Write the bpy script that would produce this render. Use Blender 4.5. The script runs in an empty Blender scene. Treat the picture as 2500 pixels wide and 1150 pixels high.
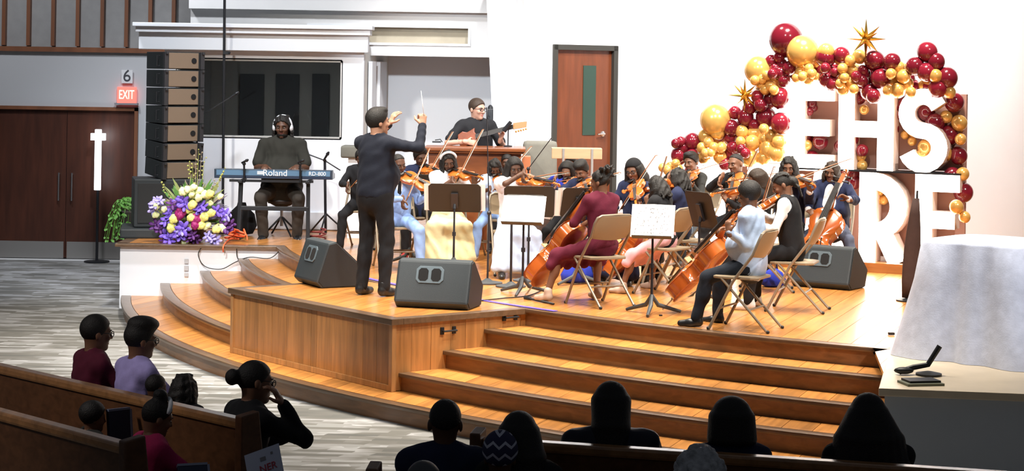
import bpy, bmesh, math, random
import numpy as np
from mathutils import Vector, Matrix
random.seed(7)
SC = bpy.context.scene
COL = SC.collection
# ---------------------------------------------------------------- camera
FPX, ROLL, CZ = 4700.0, 0.016, 2.80
cam_d = bpy.data.cameras.new('camera'); cam = bpy.data.objects.new('camera', cam_d); COL.objects.link(cam)
cam_d.sensor_width = 36.0; cam_d.lens = 36.0*FPX/2500.0; cam_d.shift_y = -0.16; cam_d.clip_end = 200
cam.location = (0, 0, CZ)
cam.rotation_euler = (Matrix.Rotation(math.pi/2, 3, 'X') @ Matrix.Rotation(ROLL, 3, 'Z')).to_euler()
SC.camera = cam
# ---------------------------------------------------------------- world, lamps of the hall and added fills
SC.view_settings.view_transform = 'Standard'; SC.view_settings.look = 'None'
SC.view_settings.gamma = 1.0; SC.view_settings.use_curve_mapping = False
SC.view_settings.exposure = 0.30
w = bpy.data.worlds.new('hall'); SC.world = w; w.use_nodes = True
w.node_tree.nodes['Background'].inputs[0].default_value = (0.80, 0.88, 1.0, 1)
w.node_tree.nodes['Background'].inputs[1].default_value = 0.045
def spot(name, loc, tgt, power, size_deg, blend=.5, color=(1, .95, .87), radius=.25):
    d = bpy.data.lights.new(name, 'SPOT'); d.energy = power; d.spot_size = math.radians(size_deg); d.spot_blend = blend
    d.color = color; d.shadow_soft_size = radius
    o = bpy.data.objects.new(name, d); COL.objects.link(o); o.location = loc
    o.rotation_euler = (Vector(tgt)-Vector(loc)).to_track_quat('-Z', 'Y').to_euler()
    return o
# front wash from the hall ceiling
spot('front_fill', (-4.5, 12.0, 8.0), (-1.6, 20.6, 1.0), 3000, 46, .45)
spot('front_fill', (1.0, 11.5, 8.5), (0.8, 18.6, 0.9), 1900, 44, .45)
spot('front_fill', (6.5, 12.5, 8.0), (2.8, 17.6, 0.9), 2200, 48, .45)
# rows of downlights over the stage and its steps
for x_, y_, p_ in ((-2.6, 20.6, 1000), (-0.6, 18.6, 1100), (1.2, 20.8, 1000), (2.0, 17.6, 1200), (3.9, 18.6, 1600), (0.2, 15.9, 1400), (2.4, 14.6, 1350)):
    spot('downlight', (x_, y_, 7.6), (x_, y_-.3, 0.7), p_, 66, .55, (1, .91, .78), .35)
spot('downlight', (-2.9, 17.6, 7.6), (-2.6, 17.9, .2), 1150, 58, .5, (1, .91, .78), .35)
# wall washers, followed by fill spots added for dim areas
spot('wall_wash', (3.2, 18.5, 7.6), (3.2, 23.4, 2.6), 2600, 70, .6, (1, .97, .94), .3)
spot('wall_wash', (0.9, 19.5, 7.6), (1.0, 24.0, 2.6), 1500, 60, .6, (.98, .98, 1), .3)
spot('wall_wash', (-3.0, 19.5, 7.4), (-3.0, 24.4, 1.9), 1500, 60, .6, (.88, .93, 1), .3)
spot('front_fill', (-1.4, 8.0, 6.0), (-0.75, 26.4, 2.15), 6500, 11, .8, (.88, .94, 1), .2)  # narrow spot added to lift the recess wall under the bulkhead
spot('front_fill', (5.5, 7.5, 6.0), (3.6, 14.2, 1.25), 1300, 15, .7, (.97, .97, 1), .3)  # fill added for the cloth table and the right block
spot('house_fill', (-6.2, 23.0, 6.8), (-6.0, 27.2, 1.4), 650, 95, .7, (.93, .95, 1), .4)  # added fill, brightens the far left wall and its door
spot('front_fill', (-3.0, 10.0, 5.5), (-3.5, 22.2, .45), 2300, 13, .7, (.95, .97, 1), .2)  # low spot added to whiten the front of the left block
spot('house_fill', (-5.5, 8.5, 5.5), (-2.6, 11.4, .9), 420, 42, .7, (1, .93, .88), .4)  # added fill on the left audience and pews
spot('house_fill', (-4.2, 14.0, 8.5), (-3.6, 16.0, 0), 700, 40, .7, (.9, .95, 1), .4)  # fill over the carpet at the foot of the left steps
# ---------------------------------------------------------------- plan helpers
CR, SR = math.cos(ROLL), math.sin(ROLL)
def ray(px, py):
    u = px-1250; v = 175-py
    return (u*CR-v*SR)/FPX, (v*CR+u*SR)/FPX
def on(px, py, z):                       # point of the plan seen at a place, on the level z
    a, b = ray(px, py); Y = (z-CZ)/b
    return Vector((a*Y, Y, z))
def at(px, py, Y):                       # point at a distance Y
    a, b = ray(px, py)
    return Vector((a*Y, Y, CZ+b*Y))
ZS = 0.75                                # stage level
# ---------------------------------------------------------------- materials
MATS = {}
def mat(name, col, rough=.6, metal=0., var=0., scale=8., bump=0., bscale=60., emit=None, estr=0., spec=.5, trans=0., objvar=0., coat=0., stretch=None, alpha=1., sheen=0.):
    if name in MATS: return MATS[name]
    m = bpy.data.materials.new(name); m.use_nodes = True; nt = m.node_tree; b = nt.nodes['Principled BSDF']
    b.inputs['Base Color'].default_value = (*col, 1); b.inputs['Roughness'].default_value = rough; b.inputs['Metallic'].default_value = metal
    b.inputs['Specular IOR Level'].default_value = spec
    if coat: b.inputs['Coat Weight'].default_value = coat; b.inputs['Coat Roughness'].default_value = .12
    if trans: b.inputs['Transmission Weight'].default_value = trans
    if sheen: b.inputs['Sheen Weight'].default_value = sheen
    if alpha < 1: b.inputs['Alpha'].default_value = alpha
    if emit: b.inputs['Emission Color'].default_value = (*emit, 1); b.inputs['Emission Strength'].default_value = estr
    N = nt.nodes.new; L = nt.links.new
    tc = N('ShaderNodeTexCoord'); src = tc.outputs['Object']
    if stretch:
        mp = N('ShaderNodeMapping'); mp.inputs['Scale'].default_value = stretch; L(src, mp.inputs[0]); src = mp.outputs[0]
    last = None
    if var:
        n = N('ShaderNodeTexNoise'); n.inputs['Scale'].default_value = scale; n.inputs['Detail'].default_value = 5; L(src, n.inputs[0])
        mr = N('ShaderNodeMapRange'); mr.inputs[1].default_value = .3; mr.inputs[2].default_value = .7
        mr.inputs[3].default_value = 1-var; mr.inputs[4].default_value = 1+var; L(n.outputs[0], mr.inputs[0]); last = mr.outputs[0]
    if objvar:
        oi = N('ShaderNodeObjectInfo'); mr2 = N('ShaderNodeMapRange'); mr2.inputs[3].default_value = 1-objvar; mr2.inputs[4].default_value = 1+objvar
        L(oi.outputs['Random'], mr2.inputs[0])
        if last is None: last = mr2.outputs[0]
        else:
            mu = N('ShaderNodeMath'); mu.operation = 'MULTIPLY'; L(last, mu.inputs[0]); L(mr2.outputs[0], mu.inputs[1]); last = mu.outputs[0]
    if last is not None:
        vm = N('ShaderNodeVectorMath'); vm.operation = 'SCALE'; vm.inputs[0].default_value = col; L(last, vm.inputs['Scale']); L(vm.outputs[0], b.inputs['Base Color'])
    if bump:
        n = N('ShaderNodeTexNoise'); n.inputs['Scale'].default_value = bscale; n.inputs['Detail'].default_value = 4; L(src, n.inputs[0])
        bp = N('ShaderNodeBump'); bp.inputs['Strength'].default_value = bump; bp.inputs['Distance'].default_value = .01; L(n.outputs[0], bp.inputs['Height']); L(bp.outputs[0], b.inputs['Normal'])
    MATS[name] = m; return m
def hx(s):
    c = [int(s[i:i+2], 16)/255 for i in (0, 2, 4)]
    return tuple(x/12.92 if x <= .04045 else ((x+.055)/1.055)**2.4 for x in c)
# ---------------------------------------------------------------- mesh helpers
def tag(o, label=None, cat=None, group=None, kind=None):
    if label: o['label'] = label
    if cat: o['category'] = cat
    if group: o['group'] = group
    if kind: o['kind'] = kind
    return o
def empty(name, loc, rz=0, label=None, cat=None, group=None):
    o = bpy.data.objects.new(name, None); COL.objects.link(o); o.location = loc; o.rotation_euler = (0, 0, rz); o.empty_display_size = .1
    return tag(o, label, cat, group)
def link(name, me, parent=None, M=None):
    o = bpy.data.objects.new(name, me); COL.objects.link(o)
    if parent: o.parent = parent
    if M is not None: o.matrix_basis = M
    return o
def frame(d, up=(0, 0, 1)):              # rotation whose z runs along d
    z = Vector(d).normalized(); x = Vector(up).cross(z)
    if x.length < 1e-4: x = Vector((1, 0, 0)).cross(z)
    x.normalize(); y = z.cross(x)
    return Matrix((x, y, z)).transposed()
class MB:
    def __init__(s): s.v = []; s.f = []; s.m = []; s.mi = 0
    def add(s, V, Fc):
        n = len(s.v); s.v += [tuple(p) for p in V]; s.f += [tuple(i+n for i in q) for q in Fc]; s.m += [s.mi]*len(Fc); return s
    def box(s, c, d, R=None):
        x, y, z = d[0]/2, d[1]/2, d[2]/2; c = Vector(c)
        V = [Vector((i*x, j*y, k*z)) for k in (-1, 1) for j in (-1, 1) for i in (-1, 1)]
        if R is not None: V = [R @ p for p in V]
        return s.add([c+p for p in V], [(0, 2, 3, 1), (4, 5, 7, 6), (0, 1, 5, 4), (2, 6, 7, 3), (0, 4, 6, 2), (1, 3, 7, 5)])
    def bar(s, a, b, wd, h, up=(0, 0, 1)):
        a, b = Vector(a), Vector(b); R = frame(b-a, up)
        return s.box((a+b)/2, (wd, h, (b-a).length), R)
    def prism(s, poly, z0, z1):
        n = len(poly); V = [(p[0], p[1], z0) for p in poly]+[(p[0], p[1], z1) for p in poly]
        F = [tuple(range(n-1, -1, -1)), tuple(range(n, 2*n))]+[(i, (i+1) % n, n+(i+1) % n, n+i) for i in range(n)]
        return s.add(V, F)
    def prismM(s, poly, d, M):           # poly in the local xy plane of M, thickness d along local z
        n = len(poly); V = [M @ Vector((p[0], p[1], 0)) for p in poly]+[M @ Vector((p[0], p[1], d)) for p in poly]
        F = [tuple(range(n-1, -1, -1)), tuple(range(n, 2*n))]+[(i, (i+1) % n, n+(i+1) % n, n+i) for i in range(n)]
        return s.add(V, F)
    def tube(s, P, r, n=8, cap=True):
        P = [Vector(p) for p in P]; R = r if isinstance(r, (list, tuple)) else [r]*len(P); V = []; F = []
        up = Vector((0, 0, 1)); prev = None
        for i, p in enumerate(P):
            d = (P[min(i+1, len(P)-1)]-P[max(i-1, 0)]).normalized()
            if prev is None:
                x = d.cross(up if abs(d.z) < .95 else Vector((1, 0, 0))).normalized()
            else: x = (prev-d*prev.dot(d)).normalized()
            prev = x; y = d.cross(x)
            for k in range(n):
                a = 2*math.pi*k/n; V.append(p+(x*math.cos(a)+y*math.sin(a))*R[i])
        for i in range(len(P)-1):
            for k in range(n): F.append((i*n+k, i*n+(k+1) % n, (i+1)*n+(k+1) % n, (i+1)*n+k))
        if cap: F += [tuple(range(n-1, -1, -1)), tuple(range((len(P)-1)*n, len(P)*n))]
        return s.add(V, F)
    def lathe(s, prof, n=16, M=None):    # prof: (r, z)
        V = []; F = []
        for r, z in prof:
            for k in range(n):
                a = 2*math.pi*k/n; V.append(Vector((r*math.cos(a), r*math.sin(a), z)))
        for i in range(len(prof)-1):
            for k in range(n): F.append((i*n+k, i*n+(k+1) % n, (i+1)*n+(k+1) % n, (i+1)*n+k))
        if prof[0][0] > 1e-6: F.append(tuple(range(n-1, -1, -1)))
        if prof[-1][0] > 1e-6: F.append(tuple(range((len(prof)-1)*n, len(prof)*n)))
        if M is not None: V = [M @ p for p in V]
        return s.add(V, F)
    def ball(s, c, r, n=12, m=8, R=None):
        r = r if isinstance(r, (list, tuple)) else (r, r, r); c = Vector(c); V = []; F = []
        for i in range(m+1):
            t = math.pi*i/m
            for k in range(n):
                a = 2*math.pi*k/n; p = Vector((r[0]*math.sin(t)*math.cos(a), r[1]*math.sin(t)*math.sin(a), -r[2]*math.cos(t)))
                V.append(c+(R @ p if R is not None else p))
        for i in range(m):
            for k in range(n): F.append((i*n+k, i*n+(k+1) % n, (i+1)*n+(k+1) % n, (i+1)*n+k))
        return s.add(V, F)
    def mesh(s, name, mats, smooth=False, bevel=0.):
        me = bpy.data.meshes.new(name); me.from_pydata(s.v, [], s.f)
        mats = mats if isinstance(mats, (list, tuple)) else [mats]
        for m in mats: me.materials.append(m)
        if len(mats) > 1: me.polygons.foreach_set('material_index', s.m)
        bm = bmesh.new(); bm.from_mesh(me); bmesh.ops.remove_doubles(bm, verts=bm.verts, dist=1e-5)
        bm.faces.ensure_lookup_table(); bmesh.ops.recalc_face_normals(bm, faces=bm.faces)
        if bevel: bmesh.ops.bevel(bm, geom=[e for e in bm.edges if len(e.link_faces) == 2 and e.calc_face_angle(0) > .6], offset=bevel, segments=2, affect='EDGES', profile=.6)
        if smooth:
            for f in bm.faces: f.smooth = True
            if smooth is not True:
                for e in bm.edges:
                    if len(e.link_faces) == 2 and e.calc_face_angle(0) > smooth: e.smooth = False
        bm.to_mesh(me); bm.free(); return me
    def build(s, name, mats, parent=None, smooth=False, M=None, bevel=0.):
        return link(name, s.mesh(name, mats, smooth, bevel), parent, M)
SM = .7
def copy_tree(o, parent=None):
    c = o.copy(); COL.objects.link(c); c.parent = parent
    for ch in [x for x in o.children]: copy_tree(ch, c)
    return c
def boards(poly, u, width, z0, z1, m, parent, name='board', gap=.004, off=0., lens=None):
    """cut a flat polygon into parallel boards along u, each a mesh of its own"""
    u = Vector((u[0], u[1], 0)).normalized(); n = Vector((-u.y, u.x, 0))
    ts = [n.x*p[0]+n.y*p[1] for p in poly]; t = min(ts)+off-width; out = []
    while t < max(ts):
        bm = bmesh.new(); vs = [bm.verts.new((p[0], p[1], z1)) for p in poly]; bm.faces.new(vs)
        bmesh.ops.triangulate(bm, faces=bm.faces)
        for a, s_ in ((t+gap/2, -1), (t+width-gap/2, 1)):
            g = bm.verts[:]+bm.edges[:]+bm.faces[:]
            bmesh.ops.bisect_plane(bm, geom=g, plane_co=n*a, plane_no=n*s_, clear_outer=True)
        if bm.faces:
            bmesh.ops.dissolve_limit(bm, angle_limit=.001, verts=bm.verts, edges=bm.edges)
            r = bmesh.ops.extrude_face_region(bm, geom=bm.faces[:])
            for v in r['geom']:
                if isinstance(v, bmesh.types.BMVert): v.co.z = z0
            bmesh.ops.recalc_face_normals(bm, faces=bm.faces)
            if bm.verts:
                me = bpy.data.meshes.new(name); bm.to_mesh(me); me.materials.append(m if not isinstance(m, list) else random.choice(m)); out.append(link(name, me, parent))
        bm.free(); t += width
    return out
# ================================================================ THE SETTING
M_white = mat('wall_paint_white', (.80, .82, .86), .75, var=.02, scale=2)
M_wallR = mat('wall_paint_bright', (.86, .86, .86), .75, var=.02, scale=2)
M_cream = mat('bulkhead_paint', (.60, .59, .58), .75, var=.02, scale=2)
M_tan = mat('panel_tan', (.33, .285, .21), .8, var=.05)
M_grey = mat('wall_panel_grey', (.30, .30, .30), .85, var=.06, bump=.05)
M_brown = mat('trim_brown', (.19, .07, .03), .5, var=.2, scale=6, stretch=(1, 1, .1))
M_doorw = mat('door_wood', (.15, .042, .016), .38, var=.22, scale=5, stretch=(3, 3, .35), coat=.2)
M_doord = mat('door_dark', (.062, .017, .008), .45, var=.25, scale=5, stretch=(3, 3, .35))
M_frame = mat('frame_dark', (.035, .035, .03), .55)
M_steel = mat('steel', (.62, .62, .62), .28, 1.)
M_glass = mat('window_glass', (.85, .9, .92), .04, trans=1., spec=.5)
M_black = mat('black_metal', (.012, .013, .016), .45, spec=.4)
M_dark = mat('booth_dark', (.055, .058, .06), .8)
M_booth = mat('booth_grey', (.34, .33, .31), .85)
M_kick = mat('kick_plate', (.20, .19, .18), .5)
M_bump = mat('base_white', (.72, .74, .77), .6)
def wood(name, col, dirv, rough=.32, ov=.18, coat=.25):
    if name in MATS: return MATS[name]
    m = bpy.data.materials.new(name); m.use_nodes = True; nt = m.node_tree; b = nt.nodes['Principled BSDF']; N = nt.nodes.new; L = nt.links.new
    b.inputs['Roughness'].default_value = rough; b.inputs['Coat Weight'].default_value = coat; b.inputs['Coat Roughness'].default_value = .15
    tc = N('ShaderNodeTexCoord'); oi = N('ShaderNodeObjectInfo'); mp = N('ShaderNodeMapping')
    mp.inputs['Rotation'].default_value = (0, 0, -math.atan2(dirv[1], dirv[0])) if dirv else (0, 0, 0)
    mp2 = N('ShaderNodeMapping'); mp2.inputs['Scale'].default_value = (.7, 9, 9) if dirv else (9, 9, .7)
    ad = N('ShaderNodeVectorMath'); ad.operation = 'ADD'; sc = N('ShaderNodeVectorMath'); sc.operation = 'SCALE'; sc.inputs[0].default_value = (31, 17, 7)
    L(oi.outputs['Random'], sc.inputs['Scale']); L(tc.outputs['Object'], mp.inputs[0]); L(mp.outputs[0], mp2.inputs[0]); L(mp2.outputs[0], ad.inputs[0]); L(sc.outputs[0], ad.inputs[1])
    n = N('ShaderNodeTexNoise'); n.inputs['Scale'].default_value = 2.2; n.inputs['Detail'].default_value = 6; n.inputs['Distortion'].default_value = .6; L(ad.outputs[0], n.inputs[0])
    cr = N('ShaderNodeValToRGB'); cr.color_ramp.elements[0].position = .3; cr.color_ramp.elements[1].position = .72
    cr.color_ramp.elements[0].color = (*[c*.70 for c in col], 1); cr.color_ramp.elements[1].color = (*[min(1, c*1.2) for c in col], 1); L(n.outputs[0], cr.inputs[0])
    mr = N('ShaderNodeMapRange'); mr.inputs[3].default_value = 1-ov; mr.inputs[4].default_value = 1+ov; L(oi.outputs['Random'], mr.inputs[0])
    vm = N('ShaderNodeVectorMath'); vm.operation = 'SCALE'; L(cr.outputs[0], vm.inputs[0]); L(mr.outputs[0], vm.inputs['Scale']); L(vm.outputs[0], b.inputs['Base Color'])
    bp = N('ShaderNodeBump'); bp.inputs['Strength'].default_value = .05; L(n.outputs[0], bp.inputs['Height']); L(bp.outputs[0], b.inputs['Normal'])
    MATS[name] = m; return m
BD = (.34, .94)
W_floor = wood('stage_boards', (.50, .205, .048), BD, .30, .13)
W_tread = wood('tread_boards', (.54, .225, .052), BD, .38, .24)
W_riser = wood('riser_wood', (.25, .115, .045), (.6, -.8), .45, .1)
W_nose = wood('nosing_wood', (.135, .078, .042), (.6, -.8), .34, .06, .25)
W_front = wood('platform_boards', (.40, .18, .055), None, .4, .26)
W_trim = wood('platform_trim', (.46, .23, .085), None, .35, .05)
def carpet():
    m = bpy.data.materials.new('carpet'); m.use_nodes = True; nt = m.node_tree; b = nt.nodes['Principled BSDF']; N = nt.nodes.new; L = nt.links.new
    b.inputs['Roughness'].default_value = .95; b.inputs['Specular IOR Level'].default_value = .1
    tc = N('ShaderNodeTexCoord'); mp = N('ShaderNodeMapping'); mp.inputs['Scale'].default_value = (.62, 1.5, 1); mp.inputs['Rotation'].default_value = (0, 0, .10); L(tc.outputs['Object'], mp.inputs[0])
    v = N('ShaderNodeTexVoronoi'); v.inputs['Scale'].default_value = 1.6; v.distance = 'CHEBYCHEV'; L(mp.outputs[0], v.inputs[0])
    n = N('ShaderNodeTexNoise'); n.inputs['Scale'].default_value = 2.0; n.inputs['Detail'].default_value = 3; L(mp.outputs[0], n.inputs[0]); wn = N('ShaderNodeTexNoise'); wn.inputs['Scale'].default_value = 1.1; L(mp.outputs[0], wn.inputs[0]); wv = N('ShaderNodeMix'); wv.data_type = 'VECTOR'; wv.inputs[0].default_value = .22; L(mp.outputs[0], wv.inputs[4]); L(wn.outputs[1], wv.inputs[5])
    br = N('ShaderNodeTexBrick'); br.inputs['Scale'].default_value = 2.4; br.inputs['Mortar Size'].default_value = .0; br.inputs['Color1'].default_value = (.0, .0, .0, 1); br.inputs['Color2'].default_value = (1, 1, 1, 1)
    br.inputs['Brick Width'].default_value = .5; br.inputs['Row Height'].default_value = .22; br.inputs['Bias'].default_value = -.1
    L(wv.outputs[1], br.inputs[0])
    bm_ = N('ShaderNodeMath'); bm_.operation = 'MULTIPLY'; bm_.inputs[1].default_value = .42; L(br.outputs[0], bm_.inputs[0]); ns = N('ShaderNodeMath'); ns.operation = 'MULTIPLY'; ns.inputs[1].default_value = 1.25; L(n.outputs[0], ns.inputs[0]); mx = N('ShaderNodeMath'); mx.operation = 'ADD'; L(bm_.outputs[0], mx.inputs[0]); L(ns.outputs[0], mx.inputs[1])
    cr = N('ShaderNodeValToRGB'); e = cr.color_ramp.elements; e[0].position = .35; e[0].color = (.125, .125, .122, 1); e[1].position = 1.25; e[1].color = (.44, .44, .45, 1)
    k = cr.color_ramp.elements.new(.75); k.color = (.19, .185, .17, 1); k = cr.color_ramp.elements.new(1.0); k.color = (.30, .30, .295, 1)
    L(mx.outputs[0], cr.inputs[0]); L(cr.outputs[0], b.inputs['Base Color'])
    return m
def struct(o): o['kind'] = 'structure'; return o
struct(MB().add([(-11, 3, 0), (11, 3, 0), (11, 30, 0), (-11, 30, 0)], [(0, 1, 2, 3)]).build('floor', carpet()))
# ---- curved stage and its four steps
CX, CY = 8.4, 24.4
RAD = [11.3, 11.72, 12.15, 12.6, 13.04]; LEV = [.75, .60, .45, .30, .15]
FACEY = 22.2
RP, RDIR = Vector((2.92, 14.6, 0)), Vector((-.2, -.98, 0)).normalized()
def aL(R): return math.pi+math.asin((CY-FACEY)/R)
def aR(R):
    d = RP-Vector((CX, CY, 0)); b = d.dot(RDIR); c = d.dot(d)-R*R; t = -b+math.sqrt(b*b-c); q = d+RDIR*t
    return math.atan2(q.y, q.x) % (2*math.pi)
def arc(R, a0, a1, n=48): return [(CX+R*math.cos(a0+(a1-a0)*i/n), CY+R*math.sin(a0+(a1-a0)*i/n)) for i in range(n+1)]
def ring(R0, R1, z0, z1, m, name, parent, n=48, bevel=0.):
    P = arc(R1, aL(R1), aR(R1), n); Q = arc(R0, aL(R0), aR(R0), n); mb = MB(); V = []
    for (x, y), (p, q) in zip(P, Q): V += [(x, y, z0), (x, y, z1), (p, q, z1), (p, q, z0)]
    F = []
    for i in range(n):
        a = 4*i; b = a+4
        for j in range(4): F.append((a+j, a+(j+1) % 4, b+(j+1) % 4, b+j))
    F += [(0, 1, 2, 3), (4*n+3, 4*n+2, 4*n+1, 4*n)]
    return mb.add(V, F).build(name, m, parent, smooth=SM, bevel=bevel)
NW = .10
for i in range(1, 5):
    R0, R1, z = RAD[i-1], RAD[i], LEV[i]
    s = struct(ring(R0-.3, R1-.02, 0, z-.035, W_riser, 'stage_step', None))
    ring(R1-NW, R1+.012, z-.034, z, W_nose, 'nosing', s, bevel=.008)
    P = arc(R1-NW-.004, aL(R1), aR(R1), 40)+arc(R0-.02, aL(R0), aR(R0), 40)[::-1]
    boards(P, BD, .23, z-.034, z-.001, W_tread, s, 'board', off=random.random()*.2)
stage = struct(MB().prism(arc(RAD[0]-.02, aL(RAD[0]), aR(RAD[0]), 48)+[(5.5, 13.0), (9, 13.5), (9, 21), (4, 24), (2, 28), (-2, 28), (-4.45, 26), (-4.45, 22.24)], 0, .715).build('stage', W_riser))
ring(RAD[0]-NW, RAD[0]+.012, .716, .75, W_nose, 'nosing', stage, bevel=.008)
P = arc(RAD[0]-NW-.004, aL(RAD[0]), aR(RAD[0]), 48)+[(2.75, 14.4), (2.54, 12.8), (5.5, 12.9), (9, 13.4), (9, 21), (4, 24), (2, 27.8), (-2, 27.8), (-4.40, 25.9), (-4.40, 22.33)]
boards(P, BD, .19, .716, .7495, W_floor, stage, 'board')
# white side blocks of the stage
sb = struct(MB().box((-3.56, 22.22, .355), (1.84, .05, .71)).box((-4.46, 24.1, .355), (.05, 3.8, .71)).build('wall_stage_side', M_white))
MB().box((-3.56, 22.19, .733), (1.94, .16, .035)).box((-4.47, 24.1, .733), (.14, 3.8, .035)).build('cap', W_nose, sb, bevel=.006)
q0 = Vector((2.50, 12.74, 0)); q1 = RP
sr = struct(MB().prism([(q0.x, q0.y), (q0.x+3.2, q0.y-.45), (q0.x+3.2, q0.y+1.5), (q1.x+.35, q1.y+.4), (q1.x+.02, q1.y)], 0, .70).build('wall_stage_side_right', mat('block_grey', (.42, .46, .52), .7)))
MB().prism([(q0.x-.05, q0.y-.05), (q0.x+3.3, q0.y-.52), (q0.x+3.3, q0.y+1.5), (q1.x+.35, q1.y+.5), (q1.x-.02, q1.y)], .70, .752).build('cap', mat('cap_pale', (.62, .52, .38), .4, var=.1, scale=3), sr, bevel=.006)
# wires, outlet on the white block
# ---- conductor's platform
pf = Vector((-.95, 15.82, 0)); pl = Vector((-2.58, 17.88, 0)); ux = (pl-pf).normalized(); un = Vector((ux.y, -ux.x, 0))
if un.dot(Vector((1, 1, 0))) < 0: un = -un
WL = (pl-pf).length; DP = 1.42
plat = empty('conductor_platform', pf+Vector((0, 0, .15)), 0, 'low wooden platform of upright boards under the conductor', 'platform')
def pw(a, b, z): p = ux*a+un*b; return Vector((p.x, p.y, z-.15))    # platform plan: a along the front, b back
def pbox(mb, a0, a1, b0, b1, z0, z1):
    V = [pw(a, b, z) for z in (z0, z1) for (a, b) in ((a0, b0), (a1, b0), (a1, b1), (a0, b1))]
    return mb.add(V, [(0, 3, 2, 1), (4, 5, 6, 7), (0, 1, 5, 4), (1, 2, 6, 5), (2, 3, 7, 6), (3, 0, 4, 7)])
pbox(MB(), .03, WL-.03, .03, DP, .16, .70).build('carcass', W_riser, plat)
a = .045; random.seed(11)
while a < WL-.05:
    wd = random.choice([.09, .12, .15, .2, .24]); b_ = min(a+wd, WL-.045)
    if WL-.045-b_ < .05: b_ = WL-.045
    pbox(MB(), a+.0015, b_-.0015, .012+random.random()*.003, .034, .20, .70).build('front_board', W_front, plat); a = b_
a = .045
while a < DP:
    wd = random.choice([.12, .16, .2]); b_ = min(a+wd, DP)
    pbox(MB(), .012+random.random()*.003, .034, a+.0015, b_-.0015, .155, .70).build('side_board', W_front, plat); a = b_
for (a0, a1, b0, b1, z0, z1) in ((0, .045, 0, .045, .15, .70), (WL-.045, WL, 0, .045, .15, .70), (.045, WL-.045, .004, .034, .15, .20)):
    pbox(MB(), a0, a1, b0, b1, z0, z1).build('trim', W_trim, plat, bevel=.004)
for (a0, a1, b0, b1) in ((-.02, WL+.02, -.02, .10), (-.02, .08, .10, DP), (WL-.08, WL+.02, .10, DP)):
    pbox(MB(), a0, a1, b0, b1, .70, .752).build('edge_trim', W_nose, plat, bevel=.006)
tp = [pf+pw(a, b, .15) for a, b in ((.082, .102), (WL-.082, .102), (WL-.082, DP-.02), (.082, DP-.02))]
for o in boards([(p.x-pf.x, p.y-pf.y) for p in tp], BD, .19, .56, .6005, W_floor, plat, 'top_board'): pass
for (px, py) in ((1095, 807), (1246, 774)):
    a_, b_ = ray(px, py); n_ = ux; Y = (pf.dot(n_))/(n_.x*a_+n_.y); hp = Vector((a_*Y, Y, CZ+b_*Y))
    bb = (hp-pf).dot(un); hz = hp.z; mb = MB()
    for d in (-.062, .062): mb.tube([pw(.01, bb+d, hz), pw(-.028, bb+d, hz)], .009); pbox(mb, -.002, .012, bb+d-.016, bb+d+.016, hz-.03, hz+.03)
    mb.tube([pw(-.028, bb-.07, hz), pw(-.028, bb+.07, hz)], .008).build('handle', M_black, plat, smooth=SM)
# blue tape where platform and stage meet
P1 = arc(RAD[0]-.03, math.atan2(18.95-CY, -1.45-CX) % 6.2832, math.atan2(16.45-CY, .36-CX) % 6.2832, 24); P0 = arc(RAD[0]-.085, math.atan2(18.95-CY, -1.45-CX) % 6.2832, math.atan2(16.45-CY, .36-CX) % 6.2832, 24)
tag(MB().prism(P1+P0[::-1], .754, .757).build('floor_tape', mat('tape_blue', (.13, .09, .62), .4)), 'violet blue tape line on the stage edge behind the platform', 'tape')
# ---- control booth at the left
YB = 24.4
def B(mb, px0, py0, px1, py1, Y, dy, ref=None):
    """box seen from px0,py0 (top left) to px1,py1 (bottom right) with its front at Y"""
    p = at(px0, py0, Y); q = at(px1, py1, Y); r = at(px1, py0, Y); z1 = (p.z+r.z)/2
    return mb.box(((p.x+q.x)/2, Y+dy/2, (z1+q.z)/2), (q.x-p.x, dy, z1-q.z))
xw0, xw1 = at(430, 245, YB).x, at(834, 245, YB).x; zw0, zw1 = at(640, 336, YB).z, at(640, 146, YB).z
xb0, xb1 = at(400, 245, YB).x, at(887, 245, YB).x; zt = at(640, 140, YB).z+.30
bw = MB()
for (x0, x1, z0, z1) in ((xb0, xw0, .7, zt), (xw1, xb1, .7, zt), (xw0, xw1, .7, zw0), (xw0, xw1, zw1, zt)):
    bw.box(((x0+x1)/2, YB+.08, (z0+z1)/2), (x1-x0, .16, z1-z0))
wb = struct(bw.build('wall_booth', M_white))
mb = MB().box(((xb0+xb1)/2-.12, YB-.03, zt-.11), (xb1-xb0+.36, .26, .22)).box(((xb0+xb1)/2-.12, YB-.06, zt+.03), (xb1-xb0+.42, .34, .07)).box(((xb0+xb1)/2-.12, YB-.08, zt+.09), (xb1-xb0+.48, .40, .05))
mb.build('cornice', M_bump, wb, bevel=.008)
MB().box(((xb0+xb1)/2, YB-.012, .87), (xb1-xb0, .03, .22)).build('baseboard', M_bump, wb, bevel=.006)
struct(MB().box(((xb0+xb1)/2, YB+1.2, zt-.03), (xb1-xb0, 2.2, .05)).box((xb0+.03, YB+1.2, 2), (.05, 2.2, 2.5)).build('ceiling_booth', M_dark))
struct(MB().box(((xb0+xb1)/2, YB+2.3, 2), (xb1-xb0, .05, 2.6)).build('wall_booth_back', M_booth))
struct(MB().box((xw1+.1, YB+1.2, 2), (.04, 2.2, 2.6)).build('wall_booth_inner', mat('booth_side', (.38, .37, .34), .8)))
bl_ = bpy.data.lights.new('booth_fill', 'POINT'); bl_.energy = 14; bl_.shadow_soft_size = .2; bo_ = bpy.data.objects.new('booth_fill', bl_); COL.objects.link(bo_); bo_.location = ((xw0+xw1)/2+.4, YB+.32, zw1+.17)  # unseen fill added behind the window header, brightens the booth interior
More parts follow.
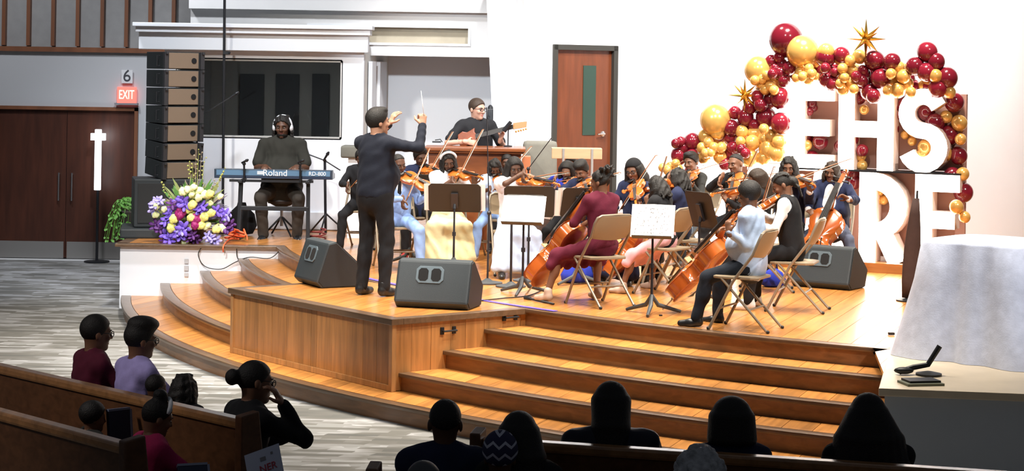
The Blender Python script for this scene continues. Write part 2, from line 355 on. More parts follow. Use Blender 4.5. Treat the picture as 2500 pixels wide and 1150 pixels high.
win = struct(MB().box(((xw0+xw1)/2, YB+.09, (zw0+zw1)/2), (xw1-xw0, .012, zw1-zw0)).build('window_1', M_glass))
mb = MB()
for (x0, x1, z0, z1) in ((xw0, xw1, zw0-.015, zw0+.02), (xw0, xw1, zw1-.02, zw1+.015), (xw0-.01, xw0+.02, zw0, zw1), (xw1-.02, xw1+.01, zw0, zw1)):
    mb.box(((x0+x1)/2, YB+.07, (z0+z1)/2), (x1-x0, .14, z1-z0))
mb.build('window_frame', mat('booth_frame', (.45, .44, .42), .6), win)
for px0, px1, lb in ((586, 641, 'left dark acoustic panel seen through the booth window'), (674, 727, 'middle dark acoustic panel seen through the booth window'), (762, 800, 'right narrow dark acoustic panel behind the booth window')):
    p = at(px0, 180, YB+2.2); q = at(px1, 420, YB+2.2)
    tag(MB().box(((p.x+q.x)/2, YB+2.24, (p.z+q.z)/2), (q.x-p.x, .07, p.z-q.z)).build('acoustic_panel', M_dark, bevel=.01), lb, 'panel', 'acoustic panels in the booth')
p = at(500, 200, YB+2.2); struct(MB().box((p.x, YB+2.2, 2), (.16, .1, 2.6)).build('trim_1', mat('booth_post', (.30, .30, .30), .8)))
# ---- bulkhead above, with its long recessed slot
YK = 24.95
bx0, bx1 = at(466, 0, YK).x, at(1200, 0, YK).x; sz0, sz1 = at(800, 102, YK).z, at(800, 64, YK).z; sx0, sx1 = at(477, 80, YK).x, at(1143, 80, YK).x
bz0 = at(1000, 137, YK).z; bh = MB()
for (x0, x1, z0, z1) in ((bx0, bx1, bz0, sz0), (bx0, sx0, sz0, sz1), (sx1, bx1, sz0, sz1), (bx0, bx1, sz1, 3.55)):
    bh.box(((x0+x1)/2, YK+.2, (z0+z1)/2), (x1-x0, .4, z1-z0))
bh.box(((bx0+bx1)/2, YK+.1, 5.2), (bx1-bx0, .5, 3.3))
bhd = struct(bh.build('wall_bulkhead', M_cream))
MB().box(((sx0+sx1)/2, YK+.14, (sz0+sz1)/2), (sx1-sx0, .03, sz1-sz0)).build('slot_panel', M_tan, bhd)
mb = MB()
for (x0, x1, z0, z1) in ((at(750, 80, YK).x, sx1+.03, sz1, sz1+.03), (at(750, 80, YK).x, sx1+.03, sz0-.03, sz0), (sx1, sx1+.03, sz0, sz1)):
    mb.box(((x0+x1)/2, YK-.01, (z0+z1)/2), (x1-x0, .03, z1-z0))
mb.build('slot_frame', M_bump, bhd)
# ---- recess behind the guitarist
YR = 26.4
r0, r1 = at(886, 300, YB), at(946, 300, YR)
struct(MB().prism([(r0.x-.1, YB+.16), (r0.x, YB+.16), (r1.x, YR), (r1.x-.1, YR)], .7, bz0+.02).build('wall_return', mat('return_paint', (.60, .58, .54), .8)))
k = 2
for f0, f1 in ((.18, .34), (.50, .78)):
    p, q = r0.lerp(r1, f0), r0.lerp(r1, f1); nx = Vector((1, -.06, 0))*.05
    struct(MB().prism([(p.x, p.y), (p.x+nx.x, p.y), (q.x+nx.x, q.y), (q.x, q.y)], .75, at(915, 150, 25).z).build('trim_%d' % k, M_bump)); k += 1
struct(MB().box((-.6, YR+.03, 2.6), (2.6, .06, 4)).build('wall_recess', mat('recess_paint', (.70, .73, .77), .8)))
# ---- pier, door wall, bright wall with the balloons
YP = 23.6
pp = [at(1186, -40, YP), at(1276, -40, YP), at(1276, 600, YP), at(1217, 600, YP)]
struct(MB().add([(p.x, p.y+d, p.z) for d in (0, 1.8) for p in pp], [(0, 1, 2, 3), (4, 7, 6, 5), (0, 4, 5, 1), (1, 5, 6, 2), (2, 6, 7, 3), (3, 7, 4, 0)]).build('wall_pier', mat('pier_paint', (.60, .62, .66), .75)))
d0 = at(1275, 300, 23.45); d1 = at(1662, 300, 24.75); dd = (Vector((d1.x-d0.x, d1.y-d0.y, 0))); DL = dd.length; dd.normalize(); dn = Vector((dd.y, -dd.x, 0))
DM = Matrix.Translation((d0.x, d0.y, 0)) @ Matrix((( dd.x, -dn.x, 0), (dd.y, -dn.y, 0), (0, 0, 1))).to_4x4()   # local x along the wall, local y into it
def dpos(px, py):                        # place on the door wall
    a_, b_ = ray(px, py); n_ = dn; Y = (d0.x*n_.x+d0.y*n_.y)/(n_.x*a_+n_.y); p = Vector((a_*Y, Y, CZ+b_*Y)); return (p-Vector((d0.x, d0.y, 0))).dot(dd), p.z
fx0, fz = dpos(1350, 109); fx1, _ = dpos(1506, 112); zd = 1.05
wl = MB()
for (x0, x1, z0, z1) in ((0, fx0, .7, 8), (fx1, DL+.02, .7, 8), (fx0, fx1, fz, 8), (fx0, fx1, .7, zd)):
    wl.box(((x0+x1)/2, .08, (z0+z1)/2), (x1-x0, .16, z1-z0))
struct(wl.build('wall_door', M_wallR, M=DM))
dr = struct(MB().box(((fx0+fx1)/2, .05, (zd+fz)/2), (fx1-fx0-.1, .045, fz-zd-.06)).build('door_1', M_doorw, M=DM))
mb = MB()
for (x0, x1, z0, z1) in ((fx0-.005, fx0+.06, zd, fz), (fx1-.06, fx1+.005, zd, fz), (fx0, fx1, fz-.06, fz+.005)):
    mb.box(((x0+x1)/2, .02, (z0+z1)/2), (x1-x0, .10, z1-z0))
mb.build('door_frame', M_frame, dr)
gx0, gz1 = dpos(1427, 160); gx1, gz0 = dpos(1455, 330)
MB().box(((gx0+gx1)/2, .024, (gz0+gz1)/2), (gx1-gx0, .012, gz1-gz0)).build('glass_lite', mat('lite_green', (.025, .06, .045), .15), dr)
hx_, hz_ = dpos(1474, 327)
MB().lathe([(0, 0), (.034, 0), (.034, .012), (.012, .02), (.012, .05)], 14, Matrix.Translation((hx_, .03, hz_)) @ Matrix.Rotation(math.pi/2, 4, 'X')).tube([(hx_, -.025, hz_), (hx_-.05, -.03, hz_), (hx_-.11, -.03, hz_-.005)], [.012, .012, .009]).build('door_handle', M_steel, dr, smooth=SM)
struct(MB().prism([(d0.x+.1, d0.y-.02), (d1.x, d1.y), (d1.x+.2, d1.y-1.2), (d0.x+.5, d0.y-.9)], .7, zd).build('stage_landing', W_riser))
e0 = Vector((d1.x, d1.y, 0)); e1 = Vector((5.0, 21.9, 0)); e2 = Vector((9.0, 20.2, 0))
def wallseg(name, p, q, z0, z1, m, th=.15):
    d = (q-p).normalized(); n = Vector((-d.y, d.x, 0))*th
    return struct(MB().prism([(p.x, p.y), (q.x, q.y), (q.x+n.x, q.y+n.y), (p.x+n.x, p.y+n.y)], z0, z1).build(name, m))
wallseg('wall_right', e0, e1, .7, 8, M_wallR); wallseg('wall_right_end', e1, e2, .7, 8, M_wallR)
# ---- far left wall with door, exit sign, battens
YL = 27.6
zr = at(290, 123, YL).z; dtop = at(290, 262, YL).z; zk = at(262, 606, YL).z
xd1 = at(336, 400, YL).x; xd0 = xd1-2.05
lw = MB()
for (x0, x1, z0, z1) in ((-11, xd0, 0, zr), (xd1, -2, 0, zr), (xd0, xd1, dtop, zr)): lw.box(((x0+x1)/2, YL+.08, (z0+z1)/2), (x1-x0, .16, z1-z0))
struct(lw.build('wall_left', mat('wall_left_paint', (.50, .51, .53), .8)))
struct(MB().box((-6.5, YL+.1, zr+2.6), (9, .1, 5.2)).build('wall_left_upper', M_grey))
struct(MB().box((-6.5, YL-.02, zr), (9, .1, .07)).build('trim_4', M_brown))
k = 5
for px in (10, 70, 130, 190, 250, 309, 367, 424):
    p = at(px, 60, YL-.02); struct(MB().box((p.x, YL+.0, zr+2.6), (.052, .1, 5.1)).build('trim_%d' % k, M_brown)); k += 1
xm = (xd0+xd1)/2
for i, (x0, x1) in enumerate(((xd0+.05, xm-.004), (xm+.004, xd1-.05))):
    d_ = struct(MB().box(((x0+x1)/2, YL+.05, dtop/2), (x1-x0, .05, dtop-.06)).build('door_%d' % (i+2), M_doord))
    MB().box(((x0+x1)/2, YL+.02, .14), (x1-x0-.04, .012, .24)).build('kick_plate', M_kick, d_)
    hxx = x1-.09 if i == 0 else x0+.09
    MB().tube([(hxx, YL-.04, .85), (hxx, YL-.04, 1.25)], .012).tube([(hxx, YL+.02, .87), (hxx, YL-.04, .87)], .008).tube([(hxx, YL+.02, 1.23), (hxx, YL-.04, 1.23)], .008).build('pull_handle', M_steel, d_, smooth=SM)
mb = MB()
for (x0, x1, z0, z1) in ((xd0, xd0+.05, 0, dtop), (xd1-.05, xd1, 0, dtop), (xd0, xd1, dtop-.05, dtop)): mb.box(((x0+x1)/2, YL+.03, (z0+z1)/2), (x1-x0, .14, z1-z0))
struct(mb.build('door_frame', M_brown))
struct(MB().box((xm, YL-.05, .006), (2.1, .12, .012)).build('trim_20', mat('threshold', (.75, .75, .75), .4)))
# ================================================================ SURFACE BUILDER (bodies, clothes, hair as continuous skins)
def V3(*a): return np.array(a, dtype=np.float32)
class Field:
    def __init__(s, h, noise=None): s.P = []; s.h = h; s.noise = noise
    def cap(s, a, b, ra, rb=None, k=.02, flat=None, cuts=None, sub=False):
        a = np.array(a, np.float32); b = np.array(b, np.float32); rb = ra if rb is None else rb; m = max(ra, rb)
        s.P.append(('c', np.minimum(a, b)-m, np.maximum(a, b)+m, (a, b, ra, rb, flat), k, cuts, sub)); return s
    def ell(s, c, r, R=None, k=.02, cuts=None, sub=False):
        c = np.array(c, np.float32); m = max(r); s.P.append(('e', c-m, c+m, (c, np.array(r, np.float32), R), k, cuts, sub)); return s
    def arrays(s):
        h = s.h; ad = [p for p in s.P if not p[6]]
        lo = np.min([p[1] for p in ad], 0)-3*h; hi = np.max([p[2] for p in ad], 0)+3*h
        n = np.ceil((hi-lo)/h).astype(int)+1; ax = [lo[i]+h*np.arange(n[i], dtype=np.float32) for i in range(3)]
        D = np.full(n, .2, np.float32)
        for t, l, u, dat, k, cuts, sub in s.P:
            m = k+3*h; i0 = np.maximum(((l-m-lo)/h).astype(int), 0); i1 = np.minimum(((u+m-lo)/h).astype(int)+2, n)
            if np.any(i1 <= i0): continue
            sl = tuple(slice(i0[j], i1[j]) for j in range(3))
            X = ax[0][sl[0]][:, None, None]; Y = ax[1][sl[1]][None, :, None]; Z = ax[2][sl[2]][None, None, :]
            if t == 'c':
                a, b, ra, rb, flat = dat; qx, qy, qz = X-a[0], Y-a[1], Z-a[2]; ab = b-a; dv = 1.
                if flat is not None:
                    fw, f = flat; c = qx*fw[0]+qy*fw[1]+qz*fw[2]; c = c*(f-1); qx = qx+fw[0]*c; qy = qy+fw[1]*c; qz = qz+fw[2]*c
                    ab = ab+fw*float(ab.dot(fw))*(f-1); dv = f**.6
                L2 = float(ab.dot(ab))+1e-9; tt = np.clip((qx*ab[0]+qy*ab[1]+qz*ab[2])/L2, 0, 1)
                d = (np.sqrt((qx-tt*ab[0])**2+(qy-tt*ab[1])**2+(qz-tt*ab[2])**2)-(ra+(rb-ra)*tt))/dv
            else:
                c, r, R = dat; qx, qy, qz = X-c[0], Y-c[1], Z-c[2]
                if R is not None: qx, qy, qz = (R[0, i]*0+R[0, i]*qx+R[1, i]*qy+R[2, i]*qz for i in range(3))
                k0 = np.sqrt((qx/r[0])**2+(qy/r[1])**2+(qz/r[2])**2); k1 = np.sqrt((qx/r[0]**2)**2+(qy/r[1]**2)**2+(qz/r[2]**2)**2)+1e-6
                d = k0*(k0-1)/k1
            if cuts:
                for q, nn in cuts: d = np.maximum(d, (X-q[0])*nn[0]+(Y-q[1])*nn[1]+(Z-q[2])*nn[2])
            A = D[sl]
            if sub:
                d = -d; hh = np.clip(.5-.5*(A-d)/k*-1, 0, 1) if False else np.clip(.5+.5*(d-A)/k, 0, 1); D[sl] = A+(d-A)*hh+k*hh*(1-hh)
            else:
                hh = np.clip(.5+.5*(A-d)/k, 0, 1); D[sl] = A+(d-A)*hh-k*hh*(1-hh)
        if s.noise:
            am, fr = s.noise; X = ax[0][:, None, None]; Y = ax[1][None, :, None]; Z = ax[2][None, None, :]
            D += am*(np.sin(fr*(X+.6*Z)+2*np.sin(.4*fr*Y))*np.sin(fr*.8*(Y-.5*Z)+1.3*np.sin(fr*.5*X)))
        return nets(D, lo, h)
def nets(D, lo, h):
    S = D < 0; n = np.array(D.shape); c8 = [(i, j, k) for i in (0, 1) for j in (0, 1) for k in (0, 1)]
    cnt = np.zeros(n-1, np.int8)
    for i, j, k in c8: cnt += S[i:n[0]-1+i, j:n[1]-1+j, k:n[2]-1+k]
    mx = np.nonzero((cnt > 0) & (cnt < 8)); N = len(mx[0]); idx = np.full(n-1, -1, np.int32); idx[mx] = np.arange(N)
    val = np.stack([D[mx[0]+i, mx[1]+j, mx[2]+k] for i, j, k in c8], 1); P = np.zeros((N, 3), np.float32); w = np.zeros(N, np.float32); C = np.array(c8, np.float32)
    for a in range(8):
        for b in range(a+1, 8):
            if abs(C[a]-C[b]).sum() != 1: continue
            m = (val[:, a] < 0) != (val[:, b] < 0); va, vb = val[m, a], val[m, b]; t = va/(va-vb)
            P[m] += C[a]+(C[b]-C[a])*t[:, None]; w[m] += 1
    P = (np.stack(mx, 1)+P/np.maximum(w, 1)[:, None])*h+lo; Q = []
    for a in range(3):
        b, c = (a+1) % 3, (a+2) % 3; s0 = [slice(None)]*3; s1 = [slice(None)]*3; s0[a] = slice(0, -1); s1[a] = slice(1, None)
        A, B_ = S[tuple(s0)], S[tuple(s1)]; e = np.array(np.nonzero(A != B_)).T
        e = e[(e[:, b] > 0) & (e[:, c] > 0) & (e[:, b] < n[b]-1) & (e[:, c] < n[c]-1)]
        ins = A[tuple(e.T)]; q = []
        for ob, oc in ((1, 1), (0, 1), (0, 0), (1, 0)):
            g = e.copy(); g[:, b] -= ob; g[:, c] -= oc; q.append(idx[tuple(g.T)])
        q = np.stack(q, 1); q[~ins] = q[~ins][:, ::-1]; Q.append(q)
    return P, np.concatenate(Q)
def skin_mesh(name, chunks, m, parent, smooth=True):
    Vs, Qs, o = [], [], 0
    for P, Q in chunks: Vs.append(P); Qs.append(Q+o); o += len(P)
    P = np.concatenate(Vs); Q = np.concatenate(Qs); me = bpy.data.meshes.new(name)
    me.vertices.add(len(P)); me.vertices.foreach_set('co', P.astype(np.float32).ravel()); me.loops.add(Q.size); me.loops.foreach_set('vertex_index', Q.astype(np.int32).ravel())
    me.polygons.add(len(Q)); me.polygons.foreach_set('loop_start', np.arange(0, Q.size, 4, dtype=np.int32)); me.polygons.foreach_set('loop_total', np.full(len(Q), 4, np.int32))
    me.update(calc_edges=True); me.polygons.foreach_set('use_smooth', np.ones(len(Q), bool)); me.materials.append(m)
    return link(name, me, parent)
# ================================================================ PEOPLE
SKIN = {'deep': mat('skin_deep', (.105, .046, .026), .5, var=.06, spec=.4), 'brown': mat('skin_brown', (.19, .088, .050), .5, var=.06, spec=.4),
        'tan': mat('skin_tan', (.48, .25, .16), .5, var=.05, spec=.4), 'light': mat('skin_light', (.46, .26, .19), .5, var=.05, spec=.4)}
LIPS = mat('lips', (.20, .06, .05), .45); EYEW = mat('eye_white', (.30, .27, .24), .4); EYED = mat('eye_iris', (.012, .008, .006), .2)
HAIRB = mat('hair_black', (.012, .010, .009), .55, var=.3, scale=60, bump=.5, bscale=160, spec=.35)
HAIRN = mat('hair_brown', (.035, .020, .012), .55, var=.3, scale=60, bump=.5, bscale=160, spec=.35)
HAIRG = mat('hair_grey', (.38, .38, .40), .6, var=.35, scale=40, bump=.5, bscale=120)
def cloth(name, col, rough=.85, sheen=.02): return mat('cloth_'+name, col, rough, var=.10, scale=14, bump=.12, bscale=90, spec=.2, sheen=sheen)
C_BLACK = cloth('black', (.012, .012, .014)); C_NAVY = cloth('navy', (.018, .024, .062)); C_WHITE = cloth('white', (.78, .79, .82)); C_BLUE = cloth('light_blue', (.26, .40, .72))
C_PALE = cloth('pale_blue', (.55, .68, .90)); C_YEL = cloth('pale_yellow', (.80, .76, .46)); C_MAR = cloth('maroon', (.10, .010, .025)); C_PINK = cloth('pink', (.66, .34, .36))
C_CHAR = cloth('charcoal', (.03, .03, .028)); C_DKJ = cloth('dark_jeans', (.014, .018, .027)); C_LIL = cloth('lilac', (.42, .36, .72)); C_BURG = cloth('burgundy', (.10, .012, .03))
C_ROYAL = cloth('royal_blue', (.03, .05, .42)); C_OLIVE = cloth('olive_black', (.030, .029, .024)); C_SHIRT = cloth('blue_white_shirt', (.40, .50, .68)); C_GREYJ = cloth('slate_trousers', (.10, .115, .17)); C_MAG = cloth('magenta', (.40, .02, .10))
C_SLATE = cloth('slate_shirt', (.012, .014, .023))
def unit(v): v = np.array(v, np.float32); return v/(np.linalg.norm(v)+1e-9)
def ik(a, t, l1, l2, pole):
    a, t = np.array(a, np.float32), np.array(t, np.float32); d = t-a; L = np.linalg.norm(d); mx = (l1+l2)*.995
    if L > mx: t = a+d/L*mx; L = mx; d = t-a
    x = (l1*l1-l2*l2+L*L)/(2*L); hgt = math.sqrt(max(l1*l1-x*x, 0)); u = d/L; p = np.array(pole, np.float32); p = p-u*float(p.dot(u)); p = unit(p)
    return a+u*x+p*hgt, t
def rot(yaw=0, pitch=0, roll=0):         # pitch > 0 looks down, yaw > 0 turns to the person's left
    return np.array(Matrix.Rotation(math.radians(yaw), 3, 'Z') @ Matrix.Rotation(math.radians(pitch), 3, 'X') @ Matrix.Rotation(math.radians(roll), 3, 'Y'), np.float32)
def hand(F, w, f, n, left, s, curl=(.6, .7, .5), spread=1.):
    f = unit(f); n = np.array(n, np.float32); n = unit(n-f*float(n.dot(f))); sd = np.cross(f, n); th = -sd if left else sd
    F.cap(w-f*.03*s, w+f*.03*s, .027*s, .026*s, k=.012, flat=(n, 1.35)); F.cap(w+f*.035*s, w+f*.072*s, .036*s, .037*s, k=.012, flat=(n, 2.2))
    for i, (o, L) in enumerate(((-.029, .052), (-.0098, .068), (.0098, .073), (.029, .066))):
        p = w+f*.082*s+th*o*s*spread; a = 0.; dirs = f+th*o*3*(spread-.6)
        for c, l, r in zip(curl, (.45, .31, .24), (.0098, .0088, .0078)):
            a += c; q = p+(unit(dirs)*math.cos(a)+n*math.sin(a))*L*1.12*l*s; F.cap(p, q, r*s, r*.93*s, k=.004); p = q
    p = w+f*.022*s+th*.03*s; q = p+unit(f*.55+th*.65+n*.35)*.046*s; F.cap(p, q, .0135*s, .011*s, k=.008); F.cap(q, q+unit(f*.8+th*.1+n*.5)*.034*s, .0105*s, .009*s, k=.004)
def hair_make(style, H, hc, s, F):
    """hair prims in head space (x left, y back, z up)"""
    T = lambda *p: hc+H @ (np.array(p, np.float32)*s)
    N = lambda *p: H @ unit(p)
    rnd = random.Random(style+str(round(float(hc[0]), 3)))
    face = [(T(0, -.072, .072), N(0, -.76, -.65))]
    low = [(T(0, -.05, .085), N(0, -.62, -.78))]
    E = lambda c, r, k=.01, cuts=None: F.ell(T(*c), tuple(x*s for x in r), R=H, k=k, cuts=cuts)
    def strand(p0, p1, p2, r0, r1): F.cap(T(*p0), T(*p1), r0*s, r0*s, k=.006); F.cap(T(*p1), T(*p2), r0*s, r1*s, k=.006)
    if style == 'short': E((0, .014, .034), (.087, .106, .098), cuts=face)
    elif style == 'thick': E((0, .014, .040), (.094, .112, .106), cuts=face); E((0, -.03, .11), (.07, .06, .035), cuts=None)
    elif style == 'crop': E((0, .014, .032), (.082, .101, .094), cuts=low)
    elif style == 'flattop': E((0, .012, .034), (.088, .106, .098), cuts=face); E((0, -.005, .112), (.088, .105, .052), k=.025)
    elif style == 'afro': E((0, .022, .052), (.108, .120, .112), cuts=face)
    elif style == 'bigafro': E((0, .03, .05), (.125, .13, .125), cuts=face); [E((rnd.uniform(-.1, .1), rnd.uniform(-.02, .12), rnd.uniform(-.02, .15)), (.035, .035, .035)) for _ in range(26)]
    elif style in ('braids', 'braids_back', 'dreads', 'locs'):
        E((0, .014, .034), (.088, .106, .098), cuts=face)
        n = 26; L = {'braids': .24, 'braids_back': .24, 'dreads': .13, 'locs': .27}[style]; r = {'braids': .0125, 'braids_back': .0125, 'dreads': .016, 'locs': .017}[style]
        for i in range(n):
            a = math.radians(-46+272*i/(n-1)) if style not in ('braids_back', 'locs') else math.radians(-6+192*i/(n-1))
            x, y = math.cos(a), math.sin(a); j = rnd.uniform(-.012, .012); l = L*rnd.uniform(.8, 1.1)
            strand((x*.080, .012+y*.098, .05+j), (x*.100, .014+y*.118, -.05+j), (x*(.100+rnd.uniform(-.01, .015)), .016+y*.122, -.05-l), r, r*.7)
        for i in range(18): a = rnd.uniform(0, 6.28); rr = rnd.uniform(0, .07); E((rr*math.cos(a), .02+rr*math.sin(a), .105+rnd.uniform(-.01, .012)), (.02, .02, .018))
    elif style == 'puff': 
        E((0, .014, .034), (.086, .105, .097), cuts=face)
        for i in range(26): a = rnd.uniform(0, 6.28); p = (rnd.uniform(-.05, .05), .09+rnd.uniform(-.04, .06), .10+rnd.uniform(-.04, .05)); q = (p[0]*2.0, p[1]+rnd.uniform(0, .05), p[2]+rnd.uniform(-.03, .05)); F.cap(T(*p), T(*q), .022*s, .010*s, k=.008)
    elif style == 'bun': E((0, .014, .034), (.086, .105, .097), cuts=face); E((0, .145, .02), (.048, .042, .048), k=.02)
    elif style == 'topbun': E((0, .014, .034), (.086, .105, .097), cuts=face); E((0, .03, .15), (.05, .05, .04), k=.02)
    elif style in ('long', 'longwide', 'straight'):
        wd = {'long': .060, 'longwide': .14, 'straight': .1}[style]; ln = {'long': .33, 'longwide': .36, 'straight': .36}[style]
        E((0, .016, .036), (.092, .110, .100), cuts=face)
        for i in range(15):
            a = math.radians(-25+230*i/14); x, y = math.cos(a), math.sin(a)
            F.cap(T(x*.07, .015+y*.085, .03), T(x*(wd+.008), .03+y*.10, -.10), .036*s, .034*s, k=.015)
            F.cap(T(x*(wd+.008), .03+y*.10, -.10), T(x*wd*(1.6 if style == 'longwide' else 1.0), .05+y*.085, -.10-ln*.75), .034*s, .022*s, k=.012)
    elif style == 'bob':
        E((0, .02, .04), (.112, .125, .110), cuts=face)
        for i in range(15):
            a = math.radians(-25+230*i/14); x, y = math.cos(a), math.sin(a)
            F.cap(T(x*.09, .02+y*.10, .03), T(x*.108, .022+y*.108, -.09), .040*s, .032*s, k=.012)
    elif style == 'cornrow':
        E((0, .014, .032), (.082, .101, .094), cuts=face)
        for i in range(7):
            x = (-3+i)*.021; P = []
            for j in range(8):
                a = math.radians(35+17*j); y = .014-.102*math.cos(a); z = .032+math.sqrt(max(0, 1-(x/.09)**2))*.098*math.sin(a); P.append((x, y, z))
            for p, q in zip(P, P[1:]): F.cap(T(*p), T(*q), .009*s, k=.003)
        E((0, .125, -.02), (.055, .04, .06), k=.02)
        for i in range(8): strand((rnd.uniform(-.05, .05), .12, -.02), (rnd.uniform(-.06, .06), .14, -.08), (rnd.uniform(-.06, .06), .13, -.18), .012, .008)
    elif style == 'bald': E((0, .016, .020), (.0815, .100, .088), cuts=[(T(0, .02, .03), N(0, -.35, .9))])
    elif style == 'curly':
        E((0, .02, .04), (.10, .115, .104), cuts=face)
        for i in range(70):
            a = rnd.uniform(0, 6.28); e = rnd.uniform(-.1, 1.5); x, y, z = math.cos(a)*math.cos(e), math.sin(a)*math.cos(e), math.sin(e)
            if y < -.45 and z < .6: continue
            E((x*.10, .02+y*.115, .04+z*.104), (.02, .02, .02), k=.006)
def person(label, x, y, face, sit=True, s=1., z=ZS, seat=.45, lean=.06, side=0., twist=0., head=(0, 0, 0), hl=None, hr=None, skin='deep', hair=('short', None), top=('shirt', None),
           bottom=('trousers', None), shoes=None, wf=1., bulk=1., feet=None, knees=.13, extras=(), group=None, bare=False, lite=False, neck_up=.0, polesL=None, polesR=None, back=0.):
    """a figure: root empty + body, clothes, hair. local x = own left, -y = forward"""
    root = empty('person', (x, y, z), math.radians(face), label, 'person', group); sk = SKIN[skin]; hm = hair[1] or HAIRB
    pel = V3(0, back, (seat+.10*s) if sit else .93*s); sd = unit((math.sin(side), -math.sin(lean), math.cos(lean)))
    fw = unit(np.array((0, -1, 0), np.float32)-sd*float(-sd[1])); ct, st = math.cos(math.radians(twist)), math.sin(math.radians(twist))
    lf = unit(np.cross(sd, -fw)) if False else unit(np.cross(sd, fw))*-1.
    if lf[0] < 0: lf = -lf
    lt = unit(lf*ct-fw*st); ft = unit(fw*ct+lf*st)     # chest axes after the twist
    waist, chest, neck = pel+sd*.17*s, pel+sd*.36*s, pel+sd*.505*s
    H = rot(*head); base = rot(twist*.5, math.degrees(lean)*.6, 0); H = base @ H
    hp = math.radians(head[1]); hc = neck+sd*.05*s+V3(0, -.018-.05*math.sin(hp), .085-.012*abs(math.sin(hp))+neck_up)*s
    shL, shR = neck-sd*.055*s+lt*.168*s*wf, neck-sd*.055*s-lt*.168*s*wf
    hipL, hipR = pel+V3(.092*s, 0, -.02*s), pel+V3(-.092*s, 0, -.02*s)
    J = {'root': root}
    # --- limbs
    ua, fa = .275*s, .245*s
    defL = dict(w=(V3(.16, -.38, seat+.17) if sit else V3(.24, -.05, .80*s)), f=(0, -1, -.1) if sit else (0, -.1, -1), n=(0, 0, -1) if sit else (-1, 0, 0)); defR = dict(w=defL['w']*V3(-1, 1, 1), f=defL['f'], n=defL['n'] if sit else (1, 0, 0))
    arms = []
    for sh, d, left in ((shL, hl or defL, True), (shR, hr or defR, False)):
        pole = d.get('pole', (.5 if left else -.5, .35, -.8)); el, wr = ik(sh, d['w'], ua, fa, pole); arms.append((sh, el, wr, d, left))
    legs = []
    for hip, sg, i in ((hipL, 1, 0), (hipR, -1, 1)):
        if feet is not None: an = np.array(feet[i], np.float32)
        elif sit: an = V3(sg*(knees+.03), -.40*s, .085*s)
        else: an = V3(sg*.10*s, 0.0, .085*s)
        kn, an = ik(hip, an, .415*s, .41*s, (sg*.18*(knees/.13), -1, .9 if sit else 0)); legs.append((hip, kn, an, sg))
    def torso(F, e, low=True, k=.05, up=True):
        b = bulk
        F.cap(pel-sd*(.0 if low else -.06)*s if sit or e < 0 else pel+sd*.02*s, waist, (.150*s*b+e), (.132*s*b+e), k=k, flat=(fw, 1.35/(.75+.25*b)), cuts=None if sit or e < 0 else [(pel+V3(0, 0, -.035*s), V3(0, 0, -1))])
        F.cap(waist, chest, .132*s*b+e, .152*s*(.6+.4*b)+e, k=k, flat=(ft, 1.42))
        F.cap(chest, neck-sd*.05*s, .148*s*(.6+.4*b)+e, .085*s+e, k=k, flat=(ft, 1.5))
        if b > 1.15: F.ell(pel+sd*.16*s+fw*.07*s, (.15*s*b+e, .13*s*b+e, .16*s), k=.06)
        if up: F.cap(shL-lt*.02*s, shR+lt*.02*s, .058*s+e, k=.06)
    # --- body: one continuous figure
    ch = []; F = Field(.017 if not bare else .012)
    torso(F, -.010); F.cap(neck-sd*.06*s, hc+H @ V3(0, .02, -.05)*s, .054*s, .050*s, k=.03)
    for sh, el, wr, d, left in arms: F.cap(sh, el, .043*s*(.7+.3*bulk), .036*s, k=.03); F.cap(el, wr, .036*s, .0255*s, k=.015)
    for hip, kn, an, sg in legs:
        F.cap(hip, kn, .072*s, .050*s, k=.04); F.cap(kn, an, .048*s, .034*s, k=.02); F.ell((kn*.65+an*.35)+V3(0, .010*s if bottom[0] == 'trousers' else .016*s, 0), (.040*s, .043*s, .09*s), k=.03)
        F.cap(an+V3(0, .02, -.04)*s, an+V3(sg*.02, -.13, -.055)*s, .030*s, .026*s, k=.03)
    ch.append(F.arrays())
    F = Field(.0075)      # head
    T = lambda *p: hc+H @ (np.array(p, np.float32)*s)
    E = lambda c, r, k=.02, sub=False: F.ell(T(*c), tuple(q*s for q in r), R=H, k=k, sub=sub)
    E((0, .014, .030), (.077, .096, .090)); E((0, -.022, -.045), (.058, .066, .072), k=.03); E((0, -.066, -.092), (.026, .022, .02), k=.025)
    F.cap(neck-sd*.03*s, hc+H @ V3(0, .022, -.045)*s, .053*s, .052*s, k=.025)
    E((0, -.070, .028), (.052, .020, .014), k=.02); E((.04, -.066, -.022), (.022, .018, .018), k=.02); E((-.04, -.066, -.022), (.022, .018, .018), k=.02)
    E((.031, -.094, .008), (.017, .014, .011), k=.012, sub=True); E((-.031, -.094, .008), (.017, .014, .011), k=.012, sub=True)
    F.cap(T(0, -.084, .016), T(0, -.106, -.020), .009*s, .013*s, k=.012); E((.012, -.092, -.024), (.011, .011, .009), k=.006); E((-.012, -.092, -.024), (.011, .011, .009), k=.006)
    E((.079, .016, -.008), (.010, .020, .031), k=.008); E((-.079, .016, -.008), (.010, .020, .031), k=.008)
    ch.append(F.arrays())
    for sh, el, wr, d, left in arms:
        if d.get('hide'): continue
        F = Field(.0065); F.cap(el*.35+wr*.65, wr, .030*s, .0258*s, k=.01); hand(F, wr, d['f'], d['n'], left, s, d.get('curl', (.6, .7, .5)), d.get('spread', 1.)); ch.append(F.arrays())
    skin_mesh('body', ch, sk, root)
